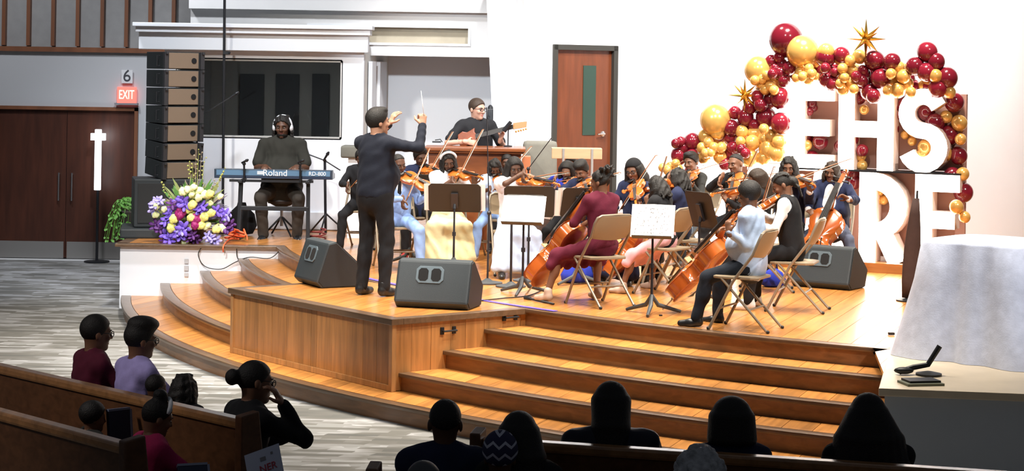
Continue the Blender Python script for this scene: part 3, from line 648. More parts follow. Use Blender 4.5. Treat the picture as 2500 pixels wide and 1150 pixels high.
    # --- face
    if not lite:
        HM = Matrix([list(map(float, r)) for r in H])
        for sx in (-1, 1):
            m_ = MB(); m_.ball(T(sx*.031, -.0755, .006), (.0125*s, .0105*s, .0066*s), 10, 8, HM); m_.mi = 1; m_.ball(T(sx*.031, -.0820, .0045), (.0070*s, .0062*s, .0058*s), 8, 6, HM); m_.build('eye', [EYEW, EYED], root, smooth=True)
            MB().tube([T(sx*.050, -.072, .024), T(sx*.034, -.088, .031), T(sx*.016, -.092, .027)], [.003*s, .0048*s, .004*s], 6).build('eyebrow', hm if hm is not HAIRG else HAIRB, root, smooth=True)
        m_ = MB(); m_.tube([T(-.025, -.074, -.053), T(-.012, -.0865, -.050), T(0, -.089, -.0515), T(.012, -.0865, -.050), T(.025, -.074, -.053)], [.002*s, .0052*s, .006*s, .0052*s, .002*s], 6)
        m_.tube([T(-.024, -.074, -.054), T(-.010, -.086, -.061), T(0, -.088, -.0625), T(.010, -.086, -.061), T(.024, -.074, -.054)], [.002*s, .006*s, .0068*s, .006*s, .002*s], 6)
        m_.build('lips', LIPS if skin in ('deep', 'brown') else mat('lips_light', (.45, .17, .14), .45), root, smooth=True)
    # --- hair
    if hair[0]:
        F = Field(.0085, (.006, 95.) if hair[0] in ('braids', 'braids_back', 'dreads', 'locs', 'puff') else None); hair_make(hair[0], H, hc, s, F); skin_mesh('hair', [F.arrays()], hm, root)
    # --- clothes
    nz = (.0045, 46.); kind, cm = top[0], top[1] or C_BLACK
    if kind:
        F = Field(.0125, nz); e = .012 if kind != 'suit' else .018; e = .020 if kind == 'coat' else e; torso(F, e, low=True)
        slv = {'tee': .62, 'shirt': .97, 'suit': .95, 'coat': .97, 'sleeveless': 0, 'puff': .45, 'dress': .0, 'rolled': .75, 'dress3': .9}[kind]
        for sh, el, wr, d, left in arms:
            ra = (.056 if kind in ('suit', 'coat') else .052)*s*(.75+.25*bulk)
            if kind == 'puff': F.ell(sh*.75+el*.25, (.085*s, .085*s, .085*s), k=.03); F.cap(sh, sh+(el-sh)*.7, .07*s, .058*s, k=.03)
            elif kind == 'tee': F.cap(sh, sh+(el-sh)*.78, ra*1.05, .062*s*(.75+.25*bulk), k=.03)
            elif slv:
                F.cap(sh, el, ra, .047*s, k=.03)
                t = {'rolled': .35}.get(kind, slv if slv > .9 else .4); F.cap(el, el+(wr-el)*t, .047*s, .038*s, k=.02)
        if kind not in ('sleeveless', 'puff', 'dress'): F.cap(neck-sd*.055*s, neck-sd*.012*s+V3(0, .004, .004), .074*s, .062*s, k=.012)
        if kind != 'coat': F.cap(neck-sd*.02*s, neck+sd*.10*s-fw*.01*s, .057*s, .057*s, k=.006, sub=True)
        if kind == 'suit':
            F.ell(chest+ft*.15*s+sd*.06*s, (.055*s, .07*s, .14*s), k=.01, sub=True)
        if kind in ('sleeveless', 'dress') : F.ell(neck-sd*.02*s, (.105*s, .075*s, .06*s), k=.01, sub=True)
        skin_mesh({'suit': 'jacket', 'tee': 't_shirt', 'coat': 'jacket', 'dress': 'dress_bodice', 'sleeveless': 'bodice', 'puff': 'blouse', 'dress3': 'dress_bodice'}.get(kind, 'shirt'), [F.arrays()], cm, root)
        if kind == 'suit':
            F = Field(.0125); torso(F, .004, up=False); F.cap(neck-sd*.055*s, neck+sd*.015*s, .070*s, .060*s, k=.012); skin_mesh('shirt', [F.arrays()], C_WHITE, root)
            MB().add([tuple(chest+ft*.112*s+sd*v*s+lt*u*s) for u, v in ((-.014, .10), (.014, .10), (.024, -.06), (0, -.10), (-.024, -.06))]+[tuple(chest+ft*.122*s+sd*v*s+lt*u*s) for u, v in ((-.014, .10), (.014, .10), (.024, -.06), (0, -.10), (-.024, -.06))],
                     [(0, 1, 2, 3, 4), (9, 8, 7, 6, 5)]+[(i, (i+1) % 5, 5+(i+1) % 5, 5+i) for i in range(5)]).build('tie', C_BLACK, root)
    bk, bm_ = bottom[0], bottom[1] or C_BLACK
    if bk == 'trousers':
        F = Field(.0125, nz); F.cap(pel-V3(0, 0, .01), pel+sd*.10*s, .155*s*bulk, .146*s*bulk, k=.04, flat=(fw, 1.32))
        for hip, kn, an, sg in legs: F.cap(hip, kn, .088*s*(.6+.4*bulk), .068*s, k=.035); F.cap(kn, an+V3(0, 0, .0), .066*s, .056*s, k=.02); F.ell((kn*.65+an*.35)+V3(0, .012*s, 0), (.058*s, .064*s, .12*s), k=.03)
        skin_mesh('trousers', [F.arrays()], bm_, root)
    elif bk in ('skirt', 'longskirt', 'shorts'):
        F = Field(.0125, (.008, 38.)); F.cap(pel-V3(0, 0, .01), pel+sd*.12*s, .165*s*bulk, .14*s*bulk, k=.04, flat=(fw, 1.3))
        (h0, k0, a0, _), (h1, k1, a1, _) = legs; n = 7
        hem = {'skirt': .25, 'longskirt': .88, 'shorts': .06}[bk]
        for i in range(n):
            t = i/(n-1); e_ = (t-.5)*.06*s; hp_ = h1*(1-t)+h0*t; kn = k1*(1-t)+k0*t+V3(e_, 0, 0)
            if bk == 'shorts': kn = hp_+(kn-hp_)*.8
            an = kn+((a1*(1-t)+a0*t)-(k1*(1-t)+k0*t))*hem+V3(e_*1.2, -.012*s, 0); F.cap(hp_, kn, .088*s, .070*s, k=.03); F.cap(kn, an, .070*s, .072*s if hem > .5 else .058*s, k=.03)
        skin_mesh('skirt' if bk != 'shorts' else 'shorts', [F.arrays()], bm_, root)
    if shoes is not False and not lite:
        for hip, kn, an, sg in legs:
            F = Field(.0095); o = an+V3(0, 0, -.02*s); gz = an[2]-.085*s
            cut = [(V3(0, 0, gz), V3(0, 0, -1))]
            F.cap(o+V3(0, .028*s, -.024*s), o+V3(sg*.012*s, -.06*s, -.030*s), .040*s, .040*s, k=.02, cuts=cut); F.cap(o+V3(sg*.012*s, -.06*s, -.034*s), o+V3(sg*.03*s, -.155*s, -.038*s), .042*s, .030*s, k=.02, cuts=cut); F.cap(o+V3(0, .02*s, 0), o+V3(0, .012*s, .045*s), .042*s, .044*s, k=.02)
            skin_mesh('shoe', [F.arrays()], shoes or mat('shoe_black', (.012, .012, .013), .35), root)
    # --- extras
    for ex in extras:
        if ex == 'vest':
            F = Field(.0125); torso(F, .021, up=True); F.ell(chest+ft*.15*s+sd*.08*s, (.06*s, .08*s, .13*s), k=.01, sub=True); F.cap(neck-sd*.08*s, neck+sd*.06*s, .08*s, .08*s, k=.006, sub=True)
            for sh in (shL, shR): F.ell(sh+unit(sh-neck)*.015, (.075*s, .075*s, .075*s), k=.01, sub=True)
            skin_mesh('vest', [F.arrays()], C_BLACK, root)
        elif ex == 'glasses':
            m_ = MB(); R3 = Matrix([list(map(float, r)) for r in H])
            for sx in (-1, 1):
                P = [T(sx*.033+.024*math.cos(a), -.100, .007+.018*math.sin(a)) for a in [2*math.pi*i/14 for i in range(15)]]; m_.tube(P, .0028*s, 5); m_.tube([T(sx*.057, -.099, .012), T(sx*.080, -.03, .014), T(sx*.082, .02, .008)], .0026*s, 5)
            m_.tube([T(-.009, -.102, .010), T(.009, -.102, .010)], .0026*s, 5); m_.build('glasses', M_black, root, smooth=True)
        elif ex == 'headphones':
            m_ = MB(); m_.tube([T(.098*math.cos(a), .012, .012+.115*math.sin(a)) for a in [math.pi*i/16 for i in range(17)]], .011*s, 8)
            for sx in (-1, 1): m_.ball(T(sx*.094, .012, -.01), (.022*s, .036*s, .042*s), 12, 8)
            m_.build('headphones', mat('headphone_silver', (.72, .74, .78), .35), root, smooth=True)
        elif ex == 'headband': 
            MB().tube([T(.094*math.cos(a), -.02-.012*math.sin(a), .05+.092*math.sin(a)) for a in [math.pi*i/14 for i in range(15)]], [.010*s]+[.015*s]*13+[.010*s], 8).build('headband', C_WHITE, root, smooth=True)
        elif ex == 'beard':
            F = Field(.008); F.ell(T(0, -.028, -.062), (.062*s, .066*s, .062*s), R=H, k=.01, cuts=[(T(0, -.06, -.068), H @ unit((0, .25, 1)))]); skin_mesh('beard', [F.arrays()], hm, root)
        elif ex == 'beanie':
            F = Field(.009); F.ell(T(0, .016, .044), (.095*s, .112*s, .105*s), R=H, cuts=[(T(0, -.06, .062), H @ unit((0, -.45, -.89)))]); skin_mesh('beanie', [F.arrays()], C_BLACK, root)
        elif ex == 'cardigan':
            F = Field(.0125, nz); torso(F, .024); F.ell(chest+ft*.16*s-sd*.04*s, (.075*s, .09*s, .26*s), k=.015, sub=True); F.cap(neck-sd*.06*s, neck+sd*.1*s, .075*s, .075*s, k=.006, sub=True)
            for sh, el, wr, d, left in arms: F.cap(sh, el, .062*s, .056*s, k=.03); F.cap(el, el+(wr-el)*.82, .054*s, .046*s, k=.02)
            skin_mesh('cardigan', [F.arrays()], C_NAVY, root)
        elif ex == 'collar':
            MB().tube([tuple(neck+sd*.008*s+(lt*math.cos(a)+ft*math.sin(a)*.9)*.068*s) for a in [2*math.pi*i/16 for i in range(17)]], .014*s, 6).build('collar', C_WHITE, root, smooth=True)
        elif ex == 'earrings':
            m_ = MB(); [m_.ball(T(sx*.086, .016, -.046), .008*s, 8, 6) for sx in (-1, 1)]; m_.build('earrings', M_steel, root, smooth=True)
        elif ex == 'headwrap':
            F = Field(.009); F.ell(T(0, .02, .05), (.100*s, .118*s, .112*s), R=H, cuts=[(T(0, -.05, .045), H @ unit((0, -.5, -.86)))]); skin_mesh('headwrap', [F.arrays()], mat_chevron(), root)
        elif ex == 'bracelet':
            sh, el, wr, d, left = arms[1]; u = unit(wr-el); a_ = unit(np.cross(u, V3(0, 0, 1))); b_ = np.cross(u, a_); c_ = wr-u*.01
            MB().tube([tuple(c_+(a_*math.cos(t)+b_*math.sin(t))*.033*s) for t in [2*math.pi*i/14 for i in range(15)]], .004, 5).build('bracelet', M_steel, root, smooth=True)
        elif ex == 'bow':
            m_ = MB(); [m_.ball(T(sx*.03, -.03, .125), (.028*s, .012*s, .018*s), 10, 6) for sx in (-1, 1)]; m_.build('hair_bow', C_WHITE, root, smooth=True)
    Mw = Matrix.Translation((x, y, z)) @ Matrix.Rotation(math.radians(face), 4, 'Z')
    J.update(Mw=Mw, neck=neck, chest=chest, hc=hc, H=H, pel=pel, legs=legs, arms=arms, s=s, T=T, ft=ft, lt=lt, sd=sd); return J
def mat_chevron():
    if 'chevron' in MATS: return MATS['chevron']
    m = mat('chevron', (.02, .02, .06), .8); nt = m.node_tree; N = nt.nodes.new; L = nt.links.new; b = nt.nodes['Principled BSDF']
    tc = N('ShaderNodeTexCoord'); sp = N('ShaderNodeSeparateXYZ'); L(tc.outputs['Generated'], sp.inputs[0])
    def mth(op, a, c=None):
        n = N('ShaderNodeMath'); n.operation = op
        for i, v in enumerate((a, c)):
            if v is None: continue
            if isinstance(v, (int, float)): n.inputs[i].default_value = v
            else: L(v, n.inputs[i])
        return n.outputs[0]
    zig = mth('PINGPONG', mth('ADD', sp.outputs[0], .0), .17); v = mth('ADD', sp.outputs[2], mth('MULTIPLY', zig, .9)); fr = mth('FRACT', mth('MULTIPLY', v, 3.0)); g = mth('LESS_THAN', fr, .26)
    mx = N('ShaderNodeMix'); mx.data_type = 'RGBA'; mx.inputs[6].default_value = (.02, .02, .07, 1); mx.inputs[7].default_value = (.5, .5, .6, 1); L(g, mx.inputs[0]); L(mx.outputs[2], b.inputs['Base Color'])
    return m
# ================================================================ INSTRUMENTS
VARN = mat('varnish_orange', (.52, .135, .022), .22, var=.2, scale=5, coat=.6); VARC = mat('varnish_cello', (.40, .090, .014), .18, var=.25, scale=4, coat=.8)
EBONY = mat('ebony', (.014, .011, .010), .35); MAPLE = mat('maple', (.62, .38, .17), .4, var=.1); HAIRW = mat('bow_hair', (.8, .76, .66), .5); STICK = mat('bow_stick', (.32, .12, .04), .35)
OUT = [(0, 0), (.02, .13), (.06, .212), (.12, .268), (.2, .29), (.28, .284), (.35, .262), (.40, .243), (.43, .252), (.45, .205), (.5, .168), (.56, .157), (.62, .175), (.665, .208), (.69, .196), (.74, .22), (.81, .236), (.88, .225), (.94, .18), (.98, .10), (1.0, .045)]
def fiddle_proto(name, L, rib, arch, m):
    r = empty(name, (0, 0, 0)); pts = [(w, t) for t, w in OUT[1:]]; ring_ = [(w*L, t*L) for w, t in pts]+[(-w*L, t*L) for w, t in pts[::-1]]; ring_ = [(0, 0)]+ring_; n = len(ring_)
    mb = MB(); V = []; F = []; c = (0, .5*L); lev = [(.0, -rib/2-arch), (.55, -rib/2-arch*.85), (.86, -rib/2-arch*.25), (1.02, -rib/2), (1.03, -rib/2+.004*L), (.985, -rib/2+.006*L), (.985, rib/2-.006*L), (1.03, rib/2-.004*L), (1.02, rib/2), (.86, rib/2+arch*.25), (.55, rib/2+arch*.85), (0, rib/2+arch)]
    for f, zz in lev: V += [(c[0]+(x-c[0])*f, c[1]+(y-c[1])*f, zz) for x, y in ring_]
    for i in range(len(lev)-1): F += [(i*n+k, i*n+(k+1) % n, (i+1)*n+(k+1) % n, (i+1)*n+k) for k in range(n)]
    mb.add(V, F).build('body', m, r, smooth=.9)
    tz = rib/2+arch
    for sx in (-1, 1): MB().tube([(sx*.11*L, .40*L, tz-.004*L), (sx*.085*L, .47*L, tz+.002*L), (sx*.075*L, .53*L, tz-.0*L)], .007*L, 5).build('sound_hole', EBONY, r)
    MB().add([(x*L, y*L, tz+zz*L) for zz in (.035, .065) for x, y in ((-.055, .62), (.055, .62), (.034, 1.36), (-.034, 1.36))], [(0, 3, 2, 1), (4, 5, 6, 7), (0, 1, 5, 4), (1, 2, 6, 5), (2, 3, 7, 6), (3, 0, 4, 7)]).build('fingerboard', EBONY, r)
    MB().tube([(0, .98*L, tz-.03*L), (0, 1.1*L, tz-.005*L), (0, 1.36*L, tz+.005*L)], [.055*L, .036*L, .032*L], 8).build('neck', m, r, smooth=True)
    mb = MB().bar((0, 1.34*L, tz+.01*L), (0, 1.54*L, tz-.02*L), .06*L, .05*L); sp = [(0, 1.56*L+.05*L*math.sin(a)*(1-a/16), tz-.04*L+.05*L*math.cos(a)*(1-a/16)) for a in [i*.5 for i in range(22)]]
    mb.tube(sp, [.026*L]*22, 7).build('scroll', m, r, smooth=SM)
    for i in range(4): sx = 1 if i % 2 else -1; MB().tube([(-.02*L*sx, (1.38+.04*i)*L, tz), (.10*L*sx, (1.38+.04*i)*L, tz), (.13*L*sx, (1.38+.04*i)*L, tz)], [.009*L, .010*L, .022*L], 6).build('peg', EBONY, r)
    MB().box((0, .46*L, tz+.045*L), (.12*L, .014*L, .09*L)).build('bridge', MAPLE, r)
    MB().add([(x*L, y*L, tz+zz*L) for zz in (.03, .05) for x, y in ((-.02, .04), (.02, .04), (.06, .32), (-.06, .32))], [(0, 3, 2, 1), (4, 5, 6, 7), (0, 1, 5, 4), (1, 2, 6, 5), (2, 3, 7, 6), (3, 0, 4, 7)]).build('tailpiece', EBONY, r)
    mb = MB(); [mb.tube([(x*L*.9, .32*L, tz+.05*L), (x*L, .46*L, tz+.092*L), (x*L*.55, 1.36*L, tz+.072*L)], max(.0011, .0022*L), 4) for x in (-.045, -.015, .015, .045)]; mb.build('strings', M_steel, r)
    if L < .5: MB().ball((.12*L, .03*L, tz+.04*L), (.12*L, .08*L, .03*L), 10, 6).build('chin_rest', EBONY, r, smooth=True)
    else: MB().tube([(0, .02*L, 0), (0, -.35*L, 0)], .007, 6).build('endpin', M_steel, r)
    return r
PROTO = {'violin': fiddle_proto('violin', .35, .034, .014, VARN), 'cello': fiddle_proto('cello', .72, .115, .035, VARC)}
USED = {}
def fiddle(kind, tail, d, nrm, label, group=None, sc=1.):
    o = PROTO[kind] if not USED.get(kind) else copy_tree(PROTO[kind]); USED[kind] = True
    y = Vector(d).normalized(); z = Vector(nrm); z = (z-y*z.dot(y)).normalized(); x = y.cross(z)
    o.matrix_world = Matrix.Translation(Vector(tail)) @ Matrix((x, y, z)).transposed().to_4x4() @ Matrix.Scale(sc, 4); tag(o, label, 'violin' if kind != 'cello' else 'cello', group); return o
def bow_proto():
    r = empty('bow', (0, 0, 0)); MB().tube([(0, 0, 0), (0, .2, -.004), (0, .45, -.006), (0, .70, .002), (0, .715, .02)], [.0055, .0055, .005, .0045, .004], 6).build('stick', STICK, r, smooth=True)
    MB().box((0, .385, .0155), (.010, .65, .002)).build('bow_hair', HAIRW, r); MB().box((0, .055, .008), (.012, .05, .018)).build('frog', EBONY, r); return r
PROTO['bow'] = bow_proto()
def bow(frog, d, hairside, label, group=None, sc=1.):
    o = PROTO['bow'] if not USED.get('bow') else copy_tree(PROTO['bow']); USED['bow'] = True
    y = Vector(d).normalized(); z = Vector(hairside); z = (z-y*z.dot(y)).normalized(); x = y.cross(z)
    o.matrix_world = Matrix.Translation(Vector(frog)) @ Matrix((x, y, z)).transposed().to_4x4() @ Matrix.Scale(sc, 4); tag(o, label, 'bow', group); return o
# ---- folding chair
CH_M = mat('chair_metal', (.25, .20, .145), .38, .3); CH_S = mat('chair_seat', (.27, .205, .13), .45)
def chair_proto():
    r = empty('folding_chair', (0, 0, 0)); mb = MB(); P = []
    for sx in (-1, 1):
        MB().tube([(sx*.205, -.22, .005), (sx*.205, -.02, .40), (sx*.205, .145, .62)], .0125, 8).build('front_leg', CH_M, r, smooth=SM)
        MB().tube([(sx*.185, -.13, .425), (sx*.185, .27, .005)], .0115, 8).build('rear_leg', CH_M, r, smooth=SM)
        MB().ball((sx*.205, -.222, .012), .016, 8, 6).build('foot_cap', M_black, r, smooth=True); MB().ball((sx*.185, .272, .012), .015, 8, 6).build('foot_cap', M_black, r, smooth=True)
    top = [(-.205, .145, .62), (-.205, .195, .74), (-.19, .212, .785), (-.15, .222, .805), (0, .232, .81), (.15, .222, .805), (.19, .212, .785), (.205, .195, .74), (.205, .145, .62)]
    MB().tube(top, .0125, 8).build('top_rail', CH_M, r, smooth=SM)
    V = []; n = 10
    for k, (zz, yb) in enumerate(((.585, .128), (.64, .160), (.72, .198), (.80, .222))):
        for i in range(n+1): u = -1+2*i/n; V.append((u*(.20 if k < 3 else .185), yb+.035*(1-u*u)-.012, zz+(.0 if k else .02*(u*u))))
    F = [(k*(n+1)+i, k*(n+1)+i+1, (k+1)*(n+1)+i+1, (k+1)*(n+1)+i) for k in range(3) for i in range(n)]; m = len(V); V2 = V+[(x, y+.012, z) for x, y, z in V]
    F2 = F+[tuple(m+j for j in f[::-1]) for f in F]; edge = [k*(n+1) for k in range(4)]
    for a in list(range(n)): F2 += [(a, a+1, m+a+1, m+a), (3*(n+1)+a, 3*(n+1)+a+1, m+3*(n+1)+a+1, m+3*(n+1)+a)]
    for k in range(3):
        for c0 in (0, n): F2 += [(k*(n+1)+c0, (k+1)*(n+1)+c0, m+(k+1)*(n+1)+c0, m+k*(n+1)+c0)]
    MB().add(V2, F2).build('backrest', CH_S, r, smooth=SM)
    MB().prism([(-.17, -.20), (.17, -.20), (.195, -.15), (.195, .12), (.15, .18), (-.15, .18), (-.195, .12), (-.195, -.15)], .415, .437).build('seat', CH_S, r, bevel=.007)
    MB().tube([(-.205, -.13, .18), (.205, -.13, .18)], .009, 6).tube([(-.185, .11, .175), (.185, .11, .175)], .009, 6).build('crossbar', CH_M, r, smooth=SM)
    return r
PROTO['chair'] = chair_proto()
def chair(x, y, face, label, z=ZS):
    o = PROTO['chair'] if not USED.get('chair') else copy_tree(PROTO['chair']); USED['chair'] = True
    o.location = (x, y, z); o.rotation_euler = (0, 0, math.radians(face)); return tag(o, label, 'chair', 'tan metal folding chairs on the stage')
# ---- players
def seatfit(px, pt, Y, face, lean, pitch, z=ZS, seat=.45, headup=.0):
    """size and base of a seated figure whose head top is seen at px,pt at distance about Y"""
    hp = math.radians(pitch); zt = at(px, pt, Y).z-z; c, sn = math.cos(lean), math.sin(lean)
    s = (zt-seat)/(.10+.555*c+.085+.115*(.8+.2*math.cos(hp))); off = (.555*sn+.018+.05*math.sin(hp)+.01)*s
    a = math.radians(face); f = Vector((math.sin(a), -math.cos(a))); X = at(px, pt, Y).x
    return X-f.x*off, Y-f.y*off, s
def sitter(label, px, pt, Y, face, lean=.08, head=(0, 12, 0), chairlabel=None, smax=1.0, **kw):
    x, y, s = seatfit(px, pt, Y, face, lean, head[1]); s = min(s, smax)
    J = person(label, x, y, face, True, s, lean=lean, head=head, **kw)
    if chairlabel: chair(x-math.sin(math.radians(face))*.03, y+math.cos(math.radians(face))*.03, face, chairlabel)
    return J
def predict(px, pt, Y, face, lean, head):
    x, y, s = seatfit(px, pt, Y, face, lean, head[1]); sd = unit((0, -math.sin(lean), math.cos(lean))); neck = V3(0, 0, .45+.10*s)+sd*.505*s; return x, y, s, neck
def loc(x, y, face, z, px, py, Y):
    q = (Matrix.Translation((x, y, z)) @ Matrix.Rotation(math.radians(face), 4, 'Z')).inverted() @ at(px, py, Y); return V3(*q)
def violinist(what, px, pt, Y, face, lean=.06, head=(18, 14, -8), psi=48, droop=.10, btilt=.6, bfrac=.35, kind='violin', chairlabel=None, bowl=None, broll=0., up=0., **kw):
    """seated player: fiddle under the chin, left hand on the neck, right hand on the bow"""
    x, y, s, neck = predict(px, pt, Y, face, lean, head); g = math.radians(psi); sc = .93 if s < .9 else 1.
    L = (.35 if kind == 'violin' else .385)*sc; d = unit((math.sin(g), -math.cos(g), -droop)); c = neck+V3(.050, -.060, .012+up)*s; nrm = unit(V3(-.35*math.cos(g)-.15, -.35*math.sin(g), 1))
    nrm = unit(nrm-d*float(nrm.dot(d))); pN = c+d*1.22*L; side = np.cross(d, nrm)
    wl = pN-nrm*.055*s+side*(-.0)-d*.055*s+V3(0, 0, -.02)*s; hl = dict(w=wl, f=unit(d*.35+nrm*.9), n=unit(-d*.2+np.cross(nrm, d)*.9+nrm*.1), curl=(.7, .8, .5), pole=(.25, -.15, -1))
    ct = c+d*.50*L+nrm*.035; b = unit(np.cross(d, nrm)*-1.+0*d); b = b if b[0] < 0 else -b; b = unit(b-V3(0, 0, 1)*btilt+V3(0, 1, 0)*broll); frog = ct+b*.70*sc*bfrac
    wr = frog+unit(V3(-.2, .1, .8)-b*.1)*.075*s; hr = dict(w=wr, f=unit(frog-wr+b*.03-d*.0), n=unit(-b*.2+V3(.8, .2, 0)), curl=(.5, .8, .7), pole=(-.8, .3, -.5))
    J = sitter(what, px, pt, Y, face, lean, head, chairlabel, hl=hl, hr=hr, **kw); Mw = J['Mw']; R = Mw.to_3x3(); W = lambda p: Mw @ Vector([float(q) for q in p]); D = lambda p: R @ Vector([float(q) for q in p])
    fiddle(kind, W(c), D(d), D(nrm), kind+' '+bowl[0], kind+'s held by the players', sc); bow(W(frog-b*.04), D(-b), D(-nrm), 'bow '+bowl[1], 'bows of the players', sc)
    return J
# ================================================================ MUSICIANS
SH_TAN = mat('shoe_tan', (.45, .33, .26), .5); SH_WHITE = mat('shoe_white', (.65, .64, .62), .5); SH_RED = mat('shoe_red', (.35, .03, .03), .5)
# conductor
p = on(912, 722, ZS); cf = 142; q = lambda a, b, Y: loc(p.x, p.y, cf, ZS, a, b, Y)
J = person('standing conductor in dark slate shirt and black trousers, baton raised', p.x, p.y, cf, False, 1.0, lean=.02, head=(-22, -2, 0), skin='tan', hair=('thick', None), top=('shirt', C_SLATE), bottom=('trousers', C_BLACK), wf=1.16, bulk=1.2,
       hl=dict(w=q(950, 303, 17.75), f=(-.30, -.35, .85), n=(-.3, -.8, -.3), curl=(.25, .35, .3), spread=1.4, pole=(.8, .2, -.7)), hr=dict(w=q(1031, 306, 17.35), f=(.05, -.15, 1), n=(.8, -.4, 0), curl=(1.1, 1.2, .8), pole=(-.5, .5, -.9)),
       feet=[(.12, .03, .085), (-.11, -.02, .085)])
a = at(1036, 292, 17.36); b = at(1028, 222, 17.30)
bt = empty('baton', a, 0, 'thin white baton in the right hand of the conductor', 'baton'); MB().tube([(0, 0, 0), b-a], [.0045, .002], 6).build('shaft', mat('baton_white', (.9, .9, .92), .4), bt, smooth=True); MB().ball((0, 0, -.01), (.010, .010, .02), 8, 6).build('grip', MAPLE, bt, smooth=True)
# keyboard player
p = on(686, 581, ZS); Y = 23.45; kx, ky, ks = seatfit(690, 284, Y, 2, .02, 8, seat=.50)
q = lambda a, b, YY: loc(kx, ky, 2, ZS, a, b, YY)
person('heavy keyboard player in olive black polo wearing silver headphones', kx, ky, 2, True, ks, seat=.50, lean=.02, head=(-6, 8, 0), skin='deep', hair=('locs', None), top=('tee', C_OLIVE), bottom=('trousers', cloth('dark_cargo', (.045, .038, .032))), bulk=1.45, wf=1.2, knees=.20,
       hl=dict(w=q(722, 408, 23.12), f=(0, -1, -.15), n=(0, .1, -1), curl=(.4, .5, .3)), hr=dict(w=q(648, 407, 23.12), f=(0, -1, -.15), n=(0, .1, -1), curl=(.4, .5, .3)), extras=('headphones', 'beard'), feet=[q(725, 572, 23.2), q(643, 572, 23.15)])
# guitarist behind the wooden desk
gx = at(1160, 300, 22.75).x; q = lambda a, b, YY: loc(gx, 22.75, 32, ZS, a, b, YY)
zt = at(1170, 243, 22.75).z-ZS
person('guitarist with glasses in black t-shirt behind the wooden desk', gx, 22.75, 24, False, zt/1.68, lean=.06, head=(26, 6, 0), skin='light', hair=('short', HAIRN), top=('tee', C_BLACK), bottom=('trousers', C_BLACK), wf=1.12, bulk=1.1,
       hl=dict(w=loc(gx, 22.75, 24, ZS, 1222, 340, 22.55), f=(.2, -.3, .8), n=(-.6, -.2, .5), curl=(.7, .8, .5), pole=(.6, .3, -.8)), hr=dict(w=loc(gx, 22.75, 24, ZS, 1140, 346, 22.42), f=(.9, -.1, -.15), n=(.1, .9, -.4), curl=(.4, .5, .4), pole=(-.8, .0, -.7)), extras=('glasses',))
# violins, left half
violinist('boy in black sleeves partly hidden behind the conductor', 882, 366, 22.0, -10, hair=('short', None), top=('shirt', C_BLACK), psi=40, droop=.2, btilt=.5, bfrac=.55, bowl=('of the player hidden behind the conductor', 'of the player hidden behind the conductor'), chairlabel='folding chair left of the conductor by the microphone stand')
violinist('boy in light blue suit playing violin beside the conductor', 974, 378, 19.8, 14, hair=('crop', None), top=('suit', C_BLUE), bottom=('trousers', C_BLUE), psi=50, droop=.42, btilt=.9, bfrac=.5, knees=.16, bowl=('drooping in the hands of the boy in light blue', 'of the boy in light blue suit'), chairlabel='folding chair under the boy in light blue')
violinist('boy in navy suit with white collar behind the black music stand', 1028, 362, 21.2, 4, hair=('thick', None), top=('suit', C_NAVY), psi=30, droop=.2, btilt=1.0, bowl=('of the navy suited boy left of the desk', 'of the navy suited boy left of the desk'), shoes=SH_RED, chairlabel='folding chair under the navy suited boy left of the desk')
violinist('girl with white headband and pale yellow skirt playing violin', 1095, 371, 20.2, 6, hair=('braids', None), extras=('headband',), top=('tee', C_WHITE), bottom=('longskirt', C_YEL), psi=34, droop=.12, btilt=1.05, bfrac=.28, head=(4, 22, -6), bowl=('of the girl with the white headband', 'of the girl with the white headband'), chairlabel='folding chair under the girl with the white headband', shoes=SH_WHITE)
violinist('girl in light blue with head bowed left of the white-bloused girl', 1208, 390, 21.0, -12, lean=.16, head=(20, 34, -5), hair=('braids', None), top=('puff', C_PALE), bottom=('trousers', C_BLUE), psi=40, droop=.3, btilt=.6, shoes=SH_WHITE, bowl=('of the girl with bowed head', 'of the girl with bowed head'), chairlabel='folding chair under the girl with bowed head')
violinist('girl in white blouse and long pale blue skirt playing violin', 1257, 386, 19.4, 10, head=(4, 18, -4), hair=('straight', None), top=('puff', C_WHITE), bottom=('longskirt', C_PALE), psi=42, droop=.12, btilt=-.35, bfrac=.15, bowl=('of the girl in the long pale blue skirt', 'of the girl in the long pale blue skirt'), chairlabel='folding chair under the girl in the long pale blue skirt')
sitter('dark haired player almost hidden behind the white-bloused girl', 1238, 377, 22.0, 0, .06, (0, 10, 0), 'folding chair behind the girl with bowed head', hair=('short', None), top=('shirt', C_BLACK))
violinist('small child in royal blue with fringe beside the mohawk boy', 1384, 398, 20.4, -22, head=(6, 16, 0), hair=('bob', None), top=('shirt', C_ROYAL), psi=40, btilt=-.3, bfrac=.3, skin='brown', bowl=('of the small child in royal blue', 'of the small child in royal blue'), chairlabel='folding chair under the child in royal blue')
violinist('boy with raised flat hair looking down at the black stand', 1420, 396, 19.6, -34, head=(0, 24, 0), skin='brown', hair=('flattop', None), top=('suit', C_NAVY), psi=40, droop=.3, btilt=-.1, bfrac=.5, bowl=('of the boy with raised flat hair', 'of the boy with raised flat hair'), chairlabel='folding chair under the boy with raised flat hair')
sitter('player hidden behind the pale wooden bookstand', 1394, 382, 21.7, -10, .06, (0, 10, 0), 'folding chair behind the child in royal blue', hair=('short', None), top=('shirt', C_NAVY), skin='brown')
